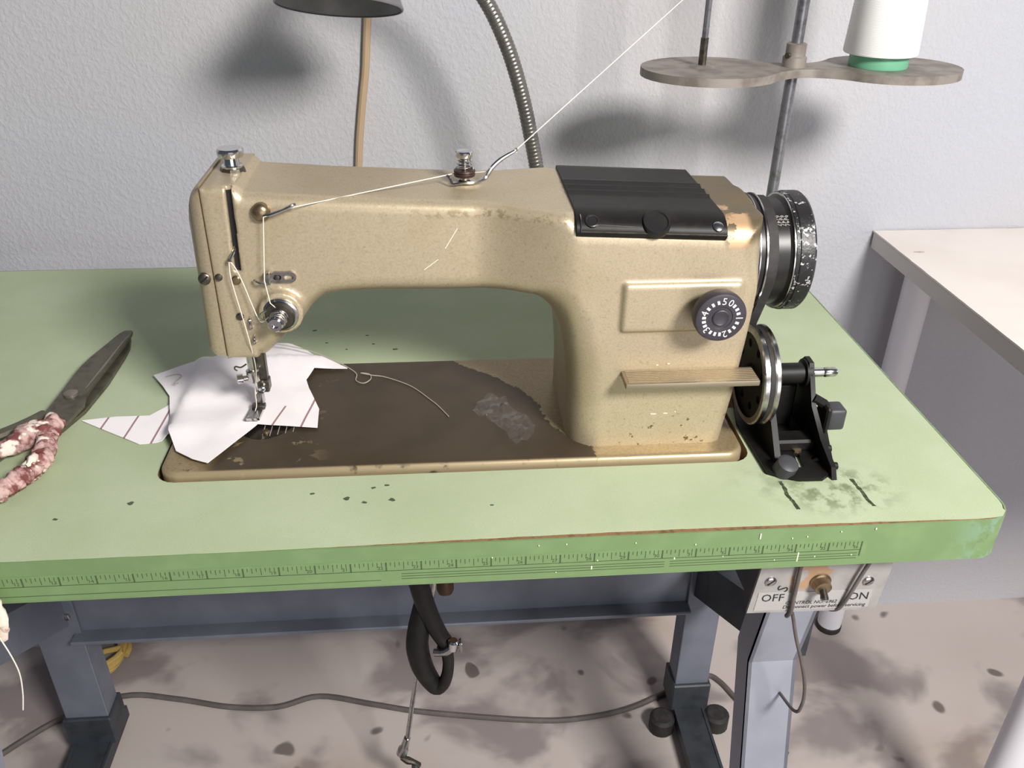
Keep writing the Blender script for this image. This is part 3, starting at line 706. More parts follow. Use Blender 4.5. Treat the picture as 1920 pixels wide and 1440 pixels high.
# needle bar, presser bar and foot
NX, NY = -.4720, .1740
NB = B().lathe([(0, .0034), (.040, .0034)], (NX, NY, .810), n=18).build('needle_bar', M['steel'], MC)
B().lathe([(0, .0050), (.0010, .0055), (.0100, .0055), (.0110, .0045)], (NX, NY, .8025), n=18).build('needle_clamp', M['steel'], NB)
B().lathe([(0, .0022), (.0035, .0024), (.004, .0042), (.0085, .0042), (.009, .0034)], (NX - .004, NY - .002, .8065), (-1, -.25, 0), 18).build('clamp_screw', M['chrome'], NB)
B().tube([(NX, NY, .803), (NX, NY, .776), (NX, NY, .770)], [.0009, .0008, .0002], 8).build('needle', M['chrome'], NB)
B().tube([(NX - .003, NY - .004, .8210), (NX - .0075, NY - .006, .8190), (NX - .0115, NY - .007, .8205), (NX - .0125, NY - .007, .8180), (NX - .0105, NY - .007, .8165)], .0007, 6, smooth=4).build('thread_hook', M['darksteel'], NB)
PB = B().box(NX + .002, NX + .0105, NY + .004, NY + .0125, .795, .852, .001, 1).build('presser_bar', M['darksteel'], MC)
B().box(NX + .0015, NX + .0115, NY + .001, NY + .013, .7895, .801, .0012, 1).build('foot_clamp', M['darksteel'], PB)
B().lathe([(0, .0025), (.003, .003), (.0036, .002)], (NX + .006, NY + .001, .795), (0, -1, 0), 14).build('foot_screw', M['chrome'], PB)
B().box(NX - .001, NX + .0060, NY - .001, NY + .006, .779, .7905, .0012, 1).build('foot_shank', M['steel'], PB)
B().box(NX - .0048, NX + .0068, NY - .0045, NY + .0025, .7755, .7800, .0012, 2).build('foot_hinge', M['darksteel'], PB)
for sx in (-.0038, .0026):
    t = B(); t.mesh([(NX + sx + a, NY + b_, z) for a, b_, z in ((-.0020, -.0225, .7765), (.0026, -.0225, .7765), (.0026, .006, .7735), (-.0020, .006, .7735), (-.0020, -.0240, .7795), (.0026, -.0240, .7795), (.0026, .006, .7760), (-.0020, .006, .7760))], [(0, 3, 2, 1), (4, 5, 6, 7), (0, 1, 5, 4), (1, 2, 6, 5), (2, 3, 7, 6), (3, 0, 4, 7)])
    t.build('foot_toe', M['steel'], PB, smooth=0)
    B().lathe([(0, .0020), (.0009, .0018), (.0013, .001)], (NX + sx + .0003, NY - .021, .7785), n=12).build('rivet', M['chrome'], PB)
# needle plate and slide plate let into the bed
arcp = [(-.4640 + .030 * math.cos(a), .180 + .046 * math.sin(a)) for a in [2 * PI * i / 28 for i in range(28)]]
NPl = B().slab(arcp, [], XY(BZ + .0003), .0006).build('needle_plate', simple('needle_plate_steel', '3f3a35', .3, .8, '4d463d', 60), MC, smooth=20)
for q in range(5): B().box(-.4640 + q * .0062, -.4634 + q * .0062, .1385 + abs(q - 1) * .0018, .160, BZ + .0003, BZ + .0006).build('guide_line', M['grey_ink'], NPl, smooth=0)
screw(-.4615, .1440, BZ + .0006, .0036, (0, 0, 1), NPl, 'brass')
B().slab([(-.535, .150), (-.497, .150), (-.497, .212), (-.535, .212)], [], XY(BZ + .0002), .0005).build('slide_plate', M['darksteel'], MC, smooth=0)

# ================================================================ DRIVE BELT
bt = B(); path = []
for i in range(17):
    a = math.radians(205 - 205 * i / 16 - 10); path.append((AX[1] + .0430 * math.cos(a), AX[2] + .0430 * math.sin(a)))
path = [(.222, .60), (.206, .720), (.195, .770)] + path + [(.268, .770), (.290, .70), (.30, .60)]
iy = []
P2 = [Vector((p[0], p[1])) for p in path]
for i in range(len(P2)):
    t = (P2[min(i + 1, len(P2) - 1)] - P2[max(i - 1, 0)]).normalized(); iy.append((Vector((t.y, -t.x))))
rings = []
for p, nn in zip(P2, iy):
    o_ = p - nn * .0022; i_ = p + nn * .0022
    rings.append([bt.bm.verts.new((x, q.x, q.y)) for x, q in ((-.0565, o_), (-.0490, o_), (-.0500, i_), (-.0555, i_))])
for a, b_ in zip(rings, rings[1:]):
    for j in range(4): bt.bm.faces.new((a[j], a[(j + 1) % 4], b_[(j + 1) % 4], b_[j]))
bt.bm.faces.new(rings[0]); bt.bm.faces.new(rings[-1][::-1])
tag(bt.build('drive_belt', M['rubber'], smooth=30), 'black rubber drive belt running from the hand wheel down through the table', 'belt')

# ================================================================ BOBBIN WINDER
BW = empty('bobbin_winder', (-.015, .11, H), 'black bobbin winder with a steel-rimmed pulley beside the machine column', 'bobbin winder')
Z0 = H + .0003
base = [(-.0470, .1814), (-.0560, .141), (-.0540, .0674), (-.0441, .0611), (-.0307, .0559), (-.0120, .0555), (-.0060, .060), (.0040, .0729), (.0200, .1276), (.0250, .1628)]
B().slab(base, [[(-.0346, .121), (-.0058, .1226), (-.002, .114), (-.0343, .1111)], [(-.0230, .0896), (-.0190, .0895), (-.0206, .0721), (-.0256, .0709)], [(-.0112, .0842), (.0001, .0898), (-.0065, .0794), (-.0110, .0790)]], XY(Z0 + .003), .003).build('base_plate', M['blackmetal'], BW)
PC = (.129, .820)
def cring(r, n=40): return [(PC[0] + r * math.cos(2 * PI * i / n), PC[1] + r * math.sin(2 * PI * i / n)) for i in range(n)]
holes = []
for i in range(8):
    a = 2 * PI * (i + .5) / 8; hx, hz = PC[0] + .0265 * math.cos(a), PC[1] + .0265 * math.sin(a)
    holes.append([(hx + .0038 * math.cos(2 * PI * j / 10), hz + .0038 * math.sin(2 * PI * j / 10)) for j in range(10)])
PL = B().slab(cring(.0385), holes, YZ(-.0560), .008).build('pulley', M['blackmetal'], BW)
B().lathe([(-.0585, .036), (-.0585, .0405), (-.0575, .0418), (-.0540, .0418), (-.0528, .0400), (-.0528, .037)], (0, PC[0], PC[1]), (1, 0, 0), 56, caps=False).build('rim', M['steel'], PL)
B().lathe([(-.0528, .038), (-.0528, .0403), (-.0495, .0403), (-.0495, .038)], (0, PC[0], PC[1]), (1, 0, 0), 56, caps=False).build('rubber_tyre', M['rubber'], PL)
B().lathe([(-.0495, .037), (-.0495, .0400), (-.0482, .0418), (-.0455, .0418), (-.0445, .0405), (-.0445, .036)], (0, PC[0], PC[1]), (1, 0, 0), 56, caps=False).build('rim', M['steel'], PL)
B().lathe([(-.062, .004), (-.062, .008), (-.056, .010), (-.046, .010)], (0, PC[0], PC[1]), (1, 0, 0), 24).build('hub', M['blackmetal'], PL)
B().lathe([(-.046, .0088), (-.012, .0088), (-.0112, .0120), (-.0070, .0125), (-.0062, .011), (-.0062, .004)], (0, PC[0], PC[1]), (1, 0, 0), 28).build('spindle_housing', M['blackmetal'], BW)
B().lathe([(-.0062, .0040), (.0060, .0040), (.0066, .0034), (.0078, .0042), (.0165, .0040), (.0185, .0028), (.0187, 0)], (0, PC[0], PC[1]), (1, 0, 0), 22).build('spindle', M['steel'], BW)
# frame: right-hand cheek, inner arm, cross block
ck = [(.056, Z0), (.060, .772), (.085, .782), (.108, .800), (.117, .823), (.123, .8325), (.134, .8330), (.141, .826), (.143, .812), (.150, .790), (.165, Z0 + .003), (.165, Z0)]
B().slab([(-y, z) for y, z in ck], [], lambda a, b_, w: (-.0095 + w + max(0, .82 - b_) * .10, -a, b_), .004).build('cheek_plate', M['blackmetal'], BW)
am = [(.075, Z0), (.100, .790), (.120, .810), (.140, .812), (.158, .785), (.172, Z0)]
B().slab(am, [], YZ(-.043), .005).build('inner_arm', M['blackmetal'], BW)
B().box(-.040, -.010, .134, .158, Z0 + .002, .806, .002, 1).build('cross_block', M['blackmetal'], BW)
B().box(-.042, -.004, .094, .112, Z0 + .002, .775, .002, 1).build('tie_bar', M['blackmetal'], BW)
kn = B().box(.0060, .0215, .1010, .1180, .7790, .7990, .0030, 3).build('latch_knob', M['greyknob'], BW)
B().tube([(-.006, .112, .806), (.004, .112, .800), (.010, .110, .792)], .0042, 8).build('latch_arm', M['blackmetal'], BW)
B().box(.0030, .0075, .100, .120, .777, .801, .0015, 1).build('latch_cheek', M['blackmetal'], BW)
B().lathe([(0, .0090), (.011, .0085), (.0125, .006), (.0128, 0)], (-.0400, .0680, Z0 + .002), (.15, -.35, 1), 24).build('stop_boss', M['greyknob'], BW)
B().lathe([(0, .0040), (.0025, .0040), (.003, .002)], (-.0195, .094, Z0 + .0028), n=8).build('mounting_screw', M['brass'], BW)
for y, z in ((.066, .769), (.082, .775)): B().lathe([(0, .0035), (.004, .003)], (-.0010, y, z), (1, 0, 0), 10).build('rivet', M['blackmetal'], BW)

# ================================================================ THREAD STAND AND CONE
RX, RY = .0695, .46
TS = empty('thread_stand', (RX, RY, H), 'grey metal thread stand with a double-lobed platter behind the hand wheel', 'thread stand')
B().tube([(RX - .001, RY, H), (RX, RY, 1.0), (RX - .001, RY, 1.62)], .0062, 16).build('upright_rod', M['rodgrey'], TS)
B().lathe([(0, .022), (.005, .022), (.007, .012), (.02, .011)], (RX, RY, H), n=24).build('foot_flange', M['rodgrey'], TS)
PZ = 1.000; sl = -.042
out = []
LX, RXX = -.022, .180; lr = .073
L_, R_ = (LX, RY - .003), (RXX, RY + .003)
pts_top = []
for i in range(25):
    a = math.radians(45 + 270 * i / 24); pts_top.append((L_[0] + lr * math.cos(a), L_[1] + lr * .88 * math.sin(a)))
mid_b = catmull([(.0296, RY - .0484), (.044, RY - .0330), (.062, RY - .0215), (.079, RY - .0180), (.096, RY - .0205), (.114, RY - .0290), (.1284, RY - .0424)], 4)[1:-1]
pr_ = []
for i in range(25):
    a = math.radians(-135 + 270 * i / 24); pr_.append((R_[0] + lr * math.cos(a), R_[1] + lr * .88 * math.sin(a)))
mid_t = catmull([(.1284, RY + .0484), (.114, RY + .0330), (.096, RY + .0215), (.079, RY + .0180), (.062, RY + .0205), (.044, RY + .0290), (.0296, RY + .0424)], 4)[1:-1]
PLT = B().slab(pts_top + mid_b + pr_ + mid_t, [], lambda a, b_, w: (a, b_, PZ + .006 - w + sl * (a - RX) * .0 ), .0085).build('platter', M['platter'], TS)
B().lathe([(-.0005, .0125), (.010, .0125), (.011, .0105), (.023, .0105), (.024, .009)], (RX, RY, PZ + .006), n=20).build('collar', M['platter'], TS)
B().lathe([(0, .003), (.004, .003)], (RX - .009, RY - .006, PZ + .018), (-.8, -.6, 0), 8).build('set_screw', M['darksteel'], TS)
B().lathe([(0, .014), (.0012, .012), (.0022, .006)], (LX - .008, RY, PZ + .006), n=20).build('washer', M['platter'], TS)
B().tube([(LX - .008, RY, PZ + .006), (LX - .008, RY, PZ + .035)], .0042, 10).build('spool_pin', M['darksteel'], TS)
B().tube([(LX - .008, RY, PZ + .035), (LX - .008, RY, PZ + .17)], .0034, 10).build('spool_pin', M['rodgrey'], TS)
B().tube([(RXX - .018, RY, PZ + .006), (RXX - .018, RY, PZ + .24)], .0034, 10).build('spool_pin', M['rodgrey'], TS)
CX = RXX - .018
CN = empty('thread_cone', (CX, RY, PZ + .006), 'cone of white thread on a green base standing on the platter', 'thread')
B().lathe([(.0002, .0300), (.0025, .0305), (.015, .0300), (.016, .0285)], (CX, RY, PZ + .006), n=40).build('green_base', M['green_plastic'], CN)
B().lathe([(.0130, .020), (.0135, .0372), (.0150, .0380), (.10, .0340), (.19, .029), (.20, .025), (.20, .005)], (CX, RY, PZ + .006), n=48).build('wound_thread', M['cone'], CN)

B().tube([(RX, RY, 1.16), (.050, RY, 1.158), (.030, RY, 1.145), (.0165, RY, 1.1375), (.0135, RY, 1.1345)], .0016, 8, smooth=3).build('thread_hook', M['rodgrey'], TS)
# ================================================================ WORK LAMP
LP = empty('work_lamp', (-.185, .50, H), 'grey gooseneck work lamp rising behind the machine, its shade at top left', 'lamp')
gp = catmull([(-.183, .50, H), (-.184, .50, .80), (-.1872, .50, .821), (-.1969, .50, .8804), (-.2066, .50, .928), (-.2163, .50, .9689), (-.2326, .50, 1.0188), (-.2564, .50, 1.0662), (-.290, .495, 1.105), (-.335, .480, 1.135), (-.375, .473, 1.149), (-.3985, .472, 1.145)], 8)
# resample evenly and make the wound-strip ridges
L = [0]
for a, b_ in zip(gp, gp[1:]): L.append(L[-1] + (Vector(b_) - Vector(a)).length)
N = int(L[-1] / .00085); gq = []; gr = []
for i in range(N + 1):
    s = L[-1] * i / N; j = max(q for q in range(len(L)) if L[q] <= s + 1e-9); j = min(j, len(gp) - 2); f = (s - L[j]) / max(L[j + 1] - L[j], 1e-9)
    gq.append(Vector(gp[j]) * (1 - f) + Vector(gp[j + 1]) * f); gr.append(.0078 + .0007 * abs(math.sin(PI * s / .0042)))
B().tube(gq, gr, 14).build('gooseneck', M['conduit'], LP, smooth=60)
B().lathe([(0, .026), (.006, .026), (.009, .013), (.02, .011)], (-.183, .50, H), n=24).build('base', M['lampgrey'], LP)
la = Vector((-.05, -.28, -1)).normalized(); lc = Vector((-.3990, .4695, 1.1345))
so = [(-.012, .012), (0, .016), (.012, .020), (.022, .034), (.036, .050), (.052, .062), (.068, .0685), (.071, .0700), (.0725, .0695)]
so = [(h_, r_ * .90) for h_, r_ in so]
si = [(h_, max(r_ - .0015, .001)) for h_, r_ in so[::-1]]
B().lathe(so + si, lc, la, 48, caps=False).build('lamp_shade', M['lampgrey'], LP)
B().lathe([(0, .012), (.018, .012), (.03, .022), (.045, .024), (.055, .016), (.058, 0)], lc, la, 20).build('bulb', M['whiteleg'], LP)
# ================================================================ CORD ON THE WALL
tag(B().tube([(-.383, WY - .005, 1.40), (-.3890, WY - .005, 1.12), (-.3904, WY - .005, 1.0486), (-.3950, WY - .0055, 1.0), (-.3990, WY - .005, .965), (-.4039, WY - .005, .9371), (-.4120, WY - .005, .885), (-.4158, WY - .005, .8518), (-.423, WY - .005, .78), (-.43, WY - .005, .60), (-.44, WY - .008, .30)], .0050, 10, smooth=5).build('wall_cord', M['tancord']), 'tan electric cord hanging down the plaster wall behind the machine', 'cord')

# ================================================================ WHITE TABLE
WT = empty('white_table', (.7, .4, 0), 'white painted table with round legs standing at the right', 'table')
B().box(.3105, 1.5, .075, .6655, H - .0200 - .024, H - .0200 - .001, .0012, 1).build('side_edge', M['whiteedge'], WT)
tb = B(); ed = [(.3100 + .0006 * noise.noise((i * .7, 0, 0)), .075 + .5905 * i / 60) for i in range(61)]
tb.slab(ed + [(.3140 + (1.5 - .314) * i / 80, .6655 - .0025 * abs(noise.noise((i * .9, 3, 0)))) for i in range(81)] + [(1.5, .075)], [], XY(H - .0185), .0025); tb.build('tabletop', M['whitepaint'], WT, smooth=0)
for x, y in ((.371, .620), (.392, .185), (1.44, .620), (1.44, .185)):
    lg = B().tube([(x, y, .012), (x, y, H - .044)], .0205, 24).build('leg', M['whiteleg'], WT)
    B().lathe([(0, .021), (.002, .022), (.010, .022), (.012, .020)], (x, y, 0), n=24).build('rubber_foot', M['rubber'], lg)
ch = B()
for cx, cy, r, sx in ((.405, .36, .011, 1.9), (.335, .58, .004, 2), (.43, .47, .004, 2.2), (.37, .31, .005, 2.5)):
    ch.slab([(cx + sx * r * (1 + .5 * noise.noise((a * 2, cx * 9, 0))) * math.cos(a), cy + .55 * r * (1 + .6 * noise.noise((a * 2, cx * 7, 5))) * math.sin(a)) for a in [2 * PI * i / 16 for i in range(16)]], [], XY(H - .0182), .0004)
tag(ch.build('paint_chips', M['whitechip'], WT, smooth=0), kind='stuff')

# ================================================================ SWITCH BOX
SB = empty('switch_box', (-.008, .03, .66), 'grey metal on-off switch box under the right end of the green table', 'switch box')
B().box(-.060, .0420, .032, .095, .650, H - .038, .001, 1).build('housing', M['standdark'], SB)
fpz = [(-.0655, .6490), (.0455, .6465), (.0495, .690), (.0470, H - .040), (-.0580, H - .040), (-.0610, .690)]
B().slab(fpz, [], XZ(.0285), .0025).build('face_panel', M['switchplate'], SB, smooth=0)
LB = B().slab([(-.0600, .6515), (.0380, .6500), (.0385, .6690), (-.0585, .6710)], [], XZ(.0281), .0004).build('label_strip', M['labelgrey'], SB, smooth=0)
ty = .0279
text('OFF', 'lettering', M['black_ink'], LB, (-.0460, ty, .6650), (1, 0, -.01), (.0, 0, 1), .0112)
text('ON', 'lettering', M['black_ink'], LB, (.0275, ty, .6625), (1, 0, -.01), (0, 0, 1), .0112)
text('CONTROL NO. 6962', 'lettering', M['black_ink'], LB, (-.0125, ty, .6585), (1, 0, -.015), (0, 0, 1), .0048, .25)
text('Disconnect power before servicing', 'lettering', M['black_ink'], LB, (-.0005, ty, .6537), (1, 0, -.015), (0, 0, 1), .0050, .2)
text('S', 'lettering', M['black_ink'], SB, (-.0385, .0283, .6745), (.35, 0, 1), (-1, 0, .35), .0135)
for x, z in ((-.0505, .6835), (.0325, .6790)):
    screw(x, .0285, z, .0048, (0, -1, 0), SB, 'steel')
tg = B().lathe([(0, .0088), (.0012, .0088), (.002, .0075), (.008, .0068), (.0085, .0050), (.0085, .003)], (-.0085, .0285, .6805), (0, -1, -.1), 24).build('toggle_collar', M['brass'], SB)
B().tube([(-.0087, .022, .6795), (-.0090, .0175, .6765), (-.0091, .0150, .6745)], [.0024, .0030, .0034], 12).build('toggle_lever', M['darksteel'], tg)
B().lathe([(0, .0034), (.0015, .0030), (.0024, .0015)], (-.0091, .0150, .6745), (0, -.8, -.6), 12).build('lever_tip', M['chrome'], tg)
tag(B().tube([(-.0300, .026, H - .038), (-.0300, .0245, .700), (-.0297, .0250, .670), (-.0290, .026, .652), (-.0270, .034, .638), (-.0100, .066, .606), (.0153, .105, .5691), (.0270, .107, .5313), (.0400, .107, .493), (.0480, .106, .4614), (.0500, .106, .4350), (.0480, .115, .415), (.0520, .18, .38), (.06, .25, .31)], .0018, 10, smooth=5).build('switch_cable', M['cable']), 'dark cable down the left of the switch box and along the front leg', 'cable', 'cables over the switch box')
tag(B().tube([(.0290, .026, H - .038), (.0270, .0235, .708), (.0215, .0235, .688), (.0150, .0250, .660), (.0110, .030, .6465), (.0060, .040, .6440), (.0020, .06, .66), (-.01, .10, .69)], .0017, 10, smooth=5).build('switch_cable', M['cable']), 'dark cable slanting over the word on of the switch box', 'cable', 'cables over the switch box')

# ================================================================ KNEE LIFTER AND TREADLE ROD
KL = empty('knee_lifter', (-.33, .17, .66), 'black bent knee lifter lever hanging below the table front', 'lever')
B().tube([(-.352, .16, .715), (-.3470, .16, .62), (-.3400, .16, .568), (-.3330, .16, .535), (-.3230, .158, .508), (-.3160, .155, .498)], [.009, .0100, .0100, .0095, .0085, .0080], 12, smooth=3).build('lever_arm', M['blackmetal'], KL)
B().tube([(-.3390, .166, .545), (-.3440, .164, .515), (-.3470, .162, .490), (-.3430, .160, .462), (-.3340, .158, .440), (-.3270, .156, .434), (-.3190, .155, .446), (-.3155, .155, .470), (-.3180, .156, .488), (-.3265, .158, .492)], [.009, .0115, .0120, .0115, .0100, .0085, .0065, .0060, .0065, .006], 12, smooth=4).build('knee_pad_loop', M['blackmetal'], KL)
B().tube([(-.3290, .150, .492), (-.3180, .146, .496), (-.3100, .146, .503)], .0042, 10, smooth=3).build('clamp_bolt', M['steel'], KL)
B().lathe([(0, .005), (.010, .0056), (.012, .004)], (-.3105, .146, .500), (.1, 0, 1), 12).build('bolt_head', M['chrome'], KL)
B().box(-.3040, -.3005, .142, .152, .496, .510, .0014, 1).build('wing_nut', M['steel'], KL)
B().tube([(-.3105, .146, .503), (-.3020, .147, .503)], .0022, 8).build('bolt_shank', M['darksteel'], KL)
tag(B().lathe([(0, .010), (.014, .0105), (.02, .008), (.021, 0)], (-.318, .30, .455), (0, -.4, -1), 20).build('drain_plug', simple('rusty_plug', '4e3c2e', .5, .5)), 'small rusty round plug hanging under the table beside the knee lifter', 'plug')
tag(B().tube([(-.318, .30, .455), (-.318, .31, .50), (-.318, .31, H - .04)], .004, 8).build('plug_stem', M['standdark']), 'thin dark stem joining the rusty plug to the table', 'rod')
TR = empty('treadle_rod', (-.38, .32, .1), 'thin steel treadle rod slanting down to a ball joint above the floor', 'rod')
B().tube([(-.318, .325, .560), (-.3322, .325, .4170), (-.3455, .325, .345), (-.3590, .325, .270), (-.3700, .325, .200), (-.3815, .325, .118)], .0034, 10).build('rod', M['steel'], TR)
B().lathe([(0, .0046), (.020, .0050), (.024, .0075), (.034, .0078), (.038, .005)], (-.3790, .325, .140), (-.28, 0, -1), 16).build('ball_joint', M['steel'], TR)
B().tube([(-.3890, .322, .103), (-.380, .320, .098), (-.372, .318, .096), (-.366, .318, .088)], [.0035, .0055, .0040, .0055], 10, smooth=3).build('joint_stud', M['darksteel'], TR)
B().box(-.43, -.31, .02, .27, .040, .052, .003, 1).build('treadle_plate', M['standdark'], TR)
B().tube([(-.370, .250, .050), (-.370, .29, .060), (-.370, .318, .092)], .005, 8).build('treadle_lug', M['standdark'], TR)
for xx in (-.425, -.319): B().box(xx, xx + .006, .12, .15, 0, .045, .001, 1).build('treadle_bracket', M['standdark'], TR)

# ================================================================ THINGS ON THE FLOOR
tag(B().tube([(-1.05, .40, .0045), (-.95, .50, .0045), (-.8576, .5443, .0045), (-.769, .5328, .0045), (-.6787, .5105, .0045), (-.6009, .5051, .0045), (-.5341, .5219, .0045), (-.4454, .4996, .0045), (-.3583, .4776, .0045), (-.187, .4501, .0045), (-.1005, .4493, .0045), (-.02, .465, .0045), (.06, .50, .0045), (.115, .520, .0045), (.1350, .507, .0045), (.1500, .475, .0045), (.165, .44, .0045), (.20, .36, .0045)], .0045, 10, smooth=6).build('floor_cable', M['cable']), 'grey-brown cable lying across the stained concrete under the table', 'cable')
co = []
for i in range(76):
    a = 2 * PI * i / 25; r = .048 - .0025 * (i // 25); co.append((-.925 + r * math.cos(a) + .004 * math.sin(i * .7), .630 + r * 1.05 * math.sin(a), .008 + .006 * (i / 25)))
co += [(-.905, .62, .03), (-.93, .60, .028), (-.95, .59, .02)]
YC = tag(B().tube(co, .0052, 8).build('cable_coil', M['yellow']), 'coiled yellow cable on the floor behind the left rear post', 'cable')

# ================================================================ CLOTH, SCISSORS, THREADS ON THE TABLE
def dr(x, y, lift=0):                                # height of what lies below: bed or table
    e = min(x + .5375, -.0635 - x, y - .0895, .2660 - y)
    t = min(max((e + .013) / .010, 0), 1); t = t * t * (3 - 2 * t)
    return H + .0004 + .0067 * t + lift
def wave(x, y, a, s, o=0): return a * (noise.noise((x * s, y * s, o)) + .6)
sheet('striped_fabric', [(-.6265, .1821), (-.598, .1868), (-.5698, .1870), (-.560, .200), (-.5531, .2130), (-.535, .235), (-.500, .235), (-.505, .150), (-.5386, .1500), (-.5480, .1440), (-.5656, .1415)], lambda x, y: dr(x, y, wave(x, y, .0006, 30)), .0004, M['stripe_left'], lab='striped white fabric strip pointing left towards the scissors', cat='fabric scrap', group='fabric scraps under the presser foot')
sheet('striped_fabric', [(-.5051, .2440), (-.500, .2915), (-.4751, .2985), (-.4600, .2955), (-.4451, .288), (-.425, .268), (-.4026, .2494), (-.4020, .2474), (-.4328, .2480), (-.4350, .2390), (-.4380, .2280), (-.4338, .2130), (-.4205, .1760), (-.4185, .1456), (-.4350, .1475), (-.4663, .1528), (-.4730, .1540), (-.4900, .200)], lambda x, y: dr(x, y, .0012 + wave(x, y, .0012, 28, 4) + .012 * max(0, (y - .215) / .09) ** 1.4 * max(0, 1 - abs(x + .465) / .07) + .003 * max(0, -.42 - x) ), .0004, M['stripe_right'], lab='white fabric piece with two dark red stripes right of the presser foot', cat='fabric scrap', group='fabric scraps under the presser foot')
sheet('white_fabric', [(-.5835, .2527), (-.5500, .2720), (-.5051, .2945), (-.4860, .2920), (-.4760, .200), (-.4690, .1530), (-.4760, .1380), (-.4923, .1068), (-.4983, .0961), (-.5120, .1030), (-.5280, .1163), (-.5410, .1449), (-.5500, .1800), (-.5600, .2165), (-.5700, .2330)], lambda x, y: dr(x, y, .0024 + wave(x, y, .0020, 30, 8) + .006 * max(0, (y - .235) / .06)), .0004, M['cloth'], lab='plain white fabric piece lying left of the presser foot, its tip over the bed edge', cat='fabric scrap', group='fabric scraps under the presser foot')
tag(B().tube([(-.5700, .2450, H + .0075), (-.5600, .2470, H + .0085), (-.5540, .2400, H + .010), (-.5580, .2290, H + .009), (-.5535, .2275, H + .010)], .0004, 6, smooth=5).build('loose_thread', M['loosethread']), 'short grey thread curling on the left corner of the white fabric', 'thread')
tag(B().tube([(-.4900, .2820, H + .024), (-.4433, .2755, H + .016), (-.4180, .2620, H + .012), (-.4026, .2490, H + .0105), (-.3930, .2390, H + .0082), (-.3925, .2270, H + .0077), (-.3850, .2215, H + .0077), (-.3790, .2290, H + .0077), (-.3810, .2385, H + .0077), (-.3890, .2400, H + .0082), (-.3780, .2355, H + .0080), (-.3667, .2329, H + .0074), (-.3480, .2200, H + .0074), (-.3365, .2081, H + .0074), (-.3230, .1880, H + .0074), (-.3171, .1787, H + .0074), (-.3074, .1593, H + .0074)], .00045, 6, smooth=6).build('loose_thread', M['loosethread']), 'grey thread with a loop trailing across the bed behind the fabric', 'thread')
# crumpled clear bag
def zbag(x, y): return H + .0068 + .015 * abs(noise.noise((x * 75, y * 75, 2))) + .006 * abs(noise.noise((x * 190, y * 190, 6)))
sheet('plastic_bag', [(-.2868, .1645), (-.2830, .1760), (-.2713, .1912), (-.2620, .1870), (-.2560, .1800), (-.2532, .1700), (-.2440, .1600), (-.2326, .1352), (-.2400, .1180), (-.2480, .1062), (-.2560, .1120), (-.2590, .1240), (-.2680, .1390), (-.2760, .1500)], zbag, .0003, M['film'], cuts=4, lab='small crumpled clear plastic bag on the worn metal bed', cat='bag')
for p in bpy.data.objects['plastic_bag'].data.polygons: p.use_smooth = False

SCI = empty('scissors', (-.645, .20, H), 'old dark steel scissors with rag-wrapped handles at the left', 'scissors')
b1 = [(-.6549, .1757), (-.6392, .1545), (-.6303, .1648), (-.6262, .1934), (-.6300, .2195), (-.6275, .2739), (-.6256, .3317), (-.6306, .3392), (-.6372, .3347), (-.6443, .3058), (-.6524, .2679), (-.6535, .2189)]
B().slab([p for p in catmull(b1[3:] + b1[:1], 3)] + b1[1:3], [], XY(H + .0105), .0032).build('blade', M['blade'], SCI, smooth=25)
B().slab([(-.6292, .3369), (-.6400, .2600), (-.6450, .1900), (-.6446, .1609), (-.6357, .1640), (-.6268, .1951), (-.6226, .2442), (-.6228, .2948), (-.6240, .3150)], [], XY(H + .0040), .0036).build('blade', M['blade'], SCI, smooth=25)
B().tube([(-.6268, .3350, H + .0104), (-.6285, .310, H + .0108), (-.6310, .260, H + .0110), (-.6340, .222, H + .0106)], [.0003, .0009, .0012, .0005], 6).build('ridge', M['pivot'], SCI)
B().lathe([(0, .0062), (.0022, .0062), (.0032, .0048), (.0034, 0)], (-.6430, .2110, H + .0105), n=20).build('pivot_screw', M['pivot'], SCI)
B().tube([(-.6550, .1800, H + .009), (-.6640, .1640, H + .009), (-.6800, .1480, H + .009), (-.7050, .1250, H + .009), (-.7250, .0950, H + .009), (-.7250, .060, H + .009), (-.7050, .045, H + .009), (-.6850, .070, H + .009), (-.6750, .105, H + .009), (-.6640, .1400, H + .009), (-.6560, .1600, H + .009)], [.0060, .0070, .0065, .006, .006, .006, .006, .006, .006, .0065, .006], 10, smooth=4, flat=.8).build('handle_ring', M['blade'], SCI)
rng = [(-.6390, .1660), (-.6405, .1500), (-.6360, .1330), (-.6310, .1180), (-.6315, .1020), (-.6370, .0860), (-.6430, .0720), (-.6530, .0590), (-.6650, .0520)]
rp = []; rr = []
cm = catmull([(a, b_, H + .011) for a, b_ in rng], 22)
for i, p in enumerate(cm):
    rp.append(p); rr.append(.0068 + .0016 * abs(math.sin(i * .28)) + .0008 * noise.noise((i * .4, 0, 0)))
B().tube(rp, rr, 22).build('rag_wrap', M['rag'], SCI, smooth=60, rough=(.0028, 130))
B().tube([(-.6410, .1560, H + .011), (-.6520, .1440, H + .012), (-.6600, .1320, H + .011), (-.6720, .1200, H + .010)], [.0085, .0100, .0085, .005], 12, smooth=5).build('rag_wrap', M['rag'], SCI, smooth=60, rough=(.0028, 130))
B().tube([(-.6470, .0700, H + .012), (-.6560, .0640, H + .014), (-.6660, .0560, H + .012)], [.006, .0125, .010], 12, smooth=5).build('rag_wrap', M['palerag'], SCI, smooth=60, rough=(.0026, 130))
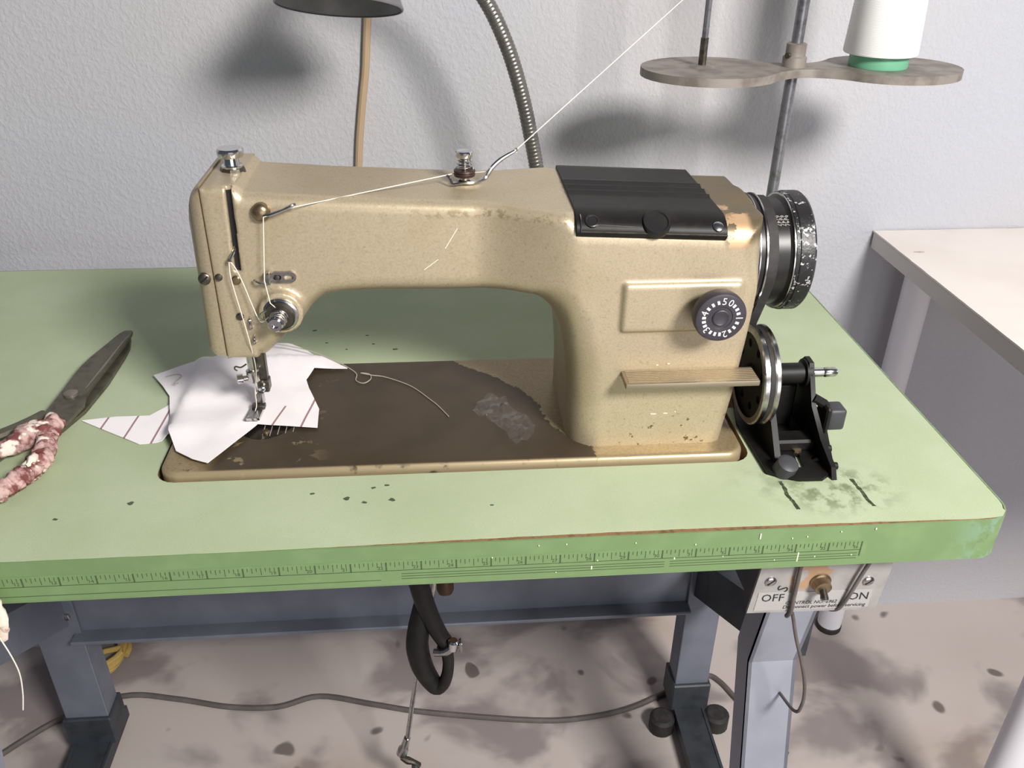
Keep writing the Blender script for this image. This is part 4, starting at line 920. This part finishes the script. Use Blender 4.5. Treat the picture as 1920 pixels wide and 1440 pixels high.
B().tube([(-.6330, .0900, H + .018), (-.6300, .1000, H + .019), (-.6340, .1080, H + .018)], [.002, .0035, .001], 8, smooth=3).build('rag_knot', M['palerag'], SCI, smooth=60, rough=(.0026, 130))
# cloth strip and thread hanging over the front edge at far left
hs = B().tube([(-.6420, .004, H + .004), (-.6390, -.006, H + .003), (-.6360, -.010, H - .010), (-.6300, -.012, .742), (-.6265, -.012, .725), (-.6280, -.012, .712), (-.6310, -.011, .698)], [.005, .006, .006, .007, .0075, .0065, .002], 12, smooth=5, flat=.5)
tag(hs.build('rag_strip', M['palerag'], smooth=60, rough=(.002, 150)), 'pale rag strip hanging over the table front at far left', 'rag')
tag(B().tube([(-.6400, -.0200, .768), (-.6340, -.0200, .752), (-.6290, -.0200, .735), (-.6255, -.0200, .712), (-.6225, -.0200, .693), (-.6215, -.0200, .675), (-.6245, -.0200, .655), (-.6290, -.0200, .637)], .0005, 6, smooth=6).build('hanging_thread', M['thread']), 'white thread hanging down past the table front beside the rag strip', 'thread')

# ================================================================ TOP THREAD ON THE MACHINE
tag(B().tube([(.069, .46, 1.58), (0, 0, 0), (.0165, .4602, 1.1372), (-.2503, .175, .9964), (-.2600, .1755, .9890), (-.2730, .1760, .9800), (-.2815, .1800, .9782), (-.2895, .1840, .9785), (-.2975, .1790, .9780), (-.3030, .1700, .9795), (-.4125, .1235, .9715), (-.4345, .1225, .9648), (-.4400, .1222, .9160), (-.4370, .1175, .9000), (-.4315, .1190, .8930)][2:], .0004, 6).build('top_thread', M['thread']), 'white thread running from the thread stand to the machine tension discs', 'thread')
tag(B().tube([(-.4400, .1190, .8880), (-.4470, .1215, .8830), (-.4520, .1240, .8960), (-.4560, .1240, .9130), (-.4600, .1240, .9260), (-.4632, .1236, .9310), (-.4640, .1236, .9270), (-.4640, .1236, .9150), (-.4600, .1250, .8800), (-.4585, .1270, .8600), (-.4610, .1420, .8300), (-.4700, .1640, .7980), (-.4722, .1700, .7800), (-.4740, .1640, .7760)], .0004, 6, smooth=4).build('needle_thread', M['thread']), 'white thread from the take-up lever down to the needle', 'thread')
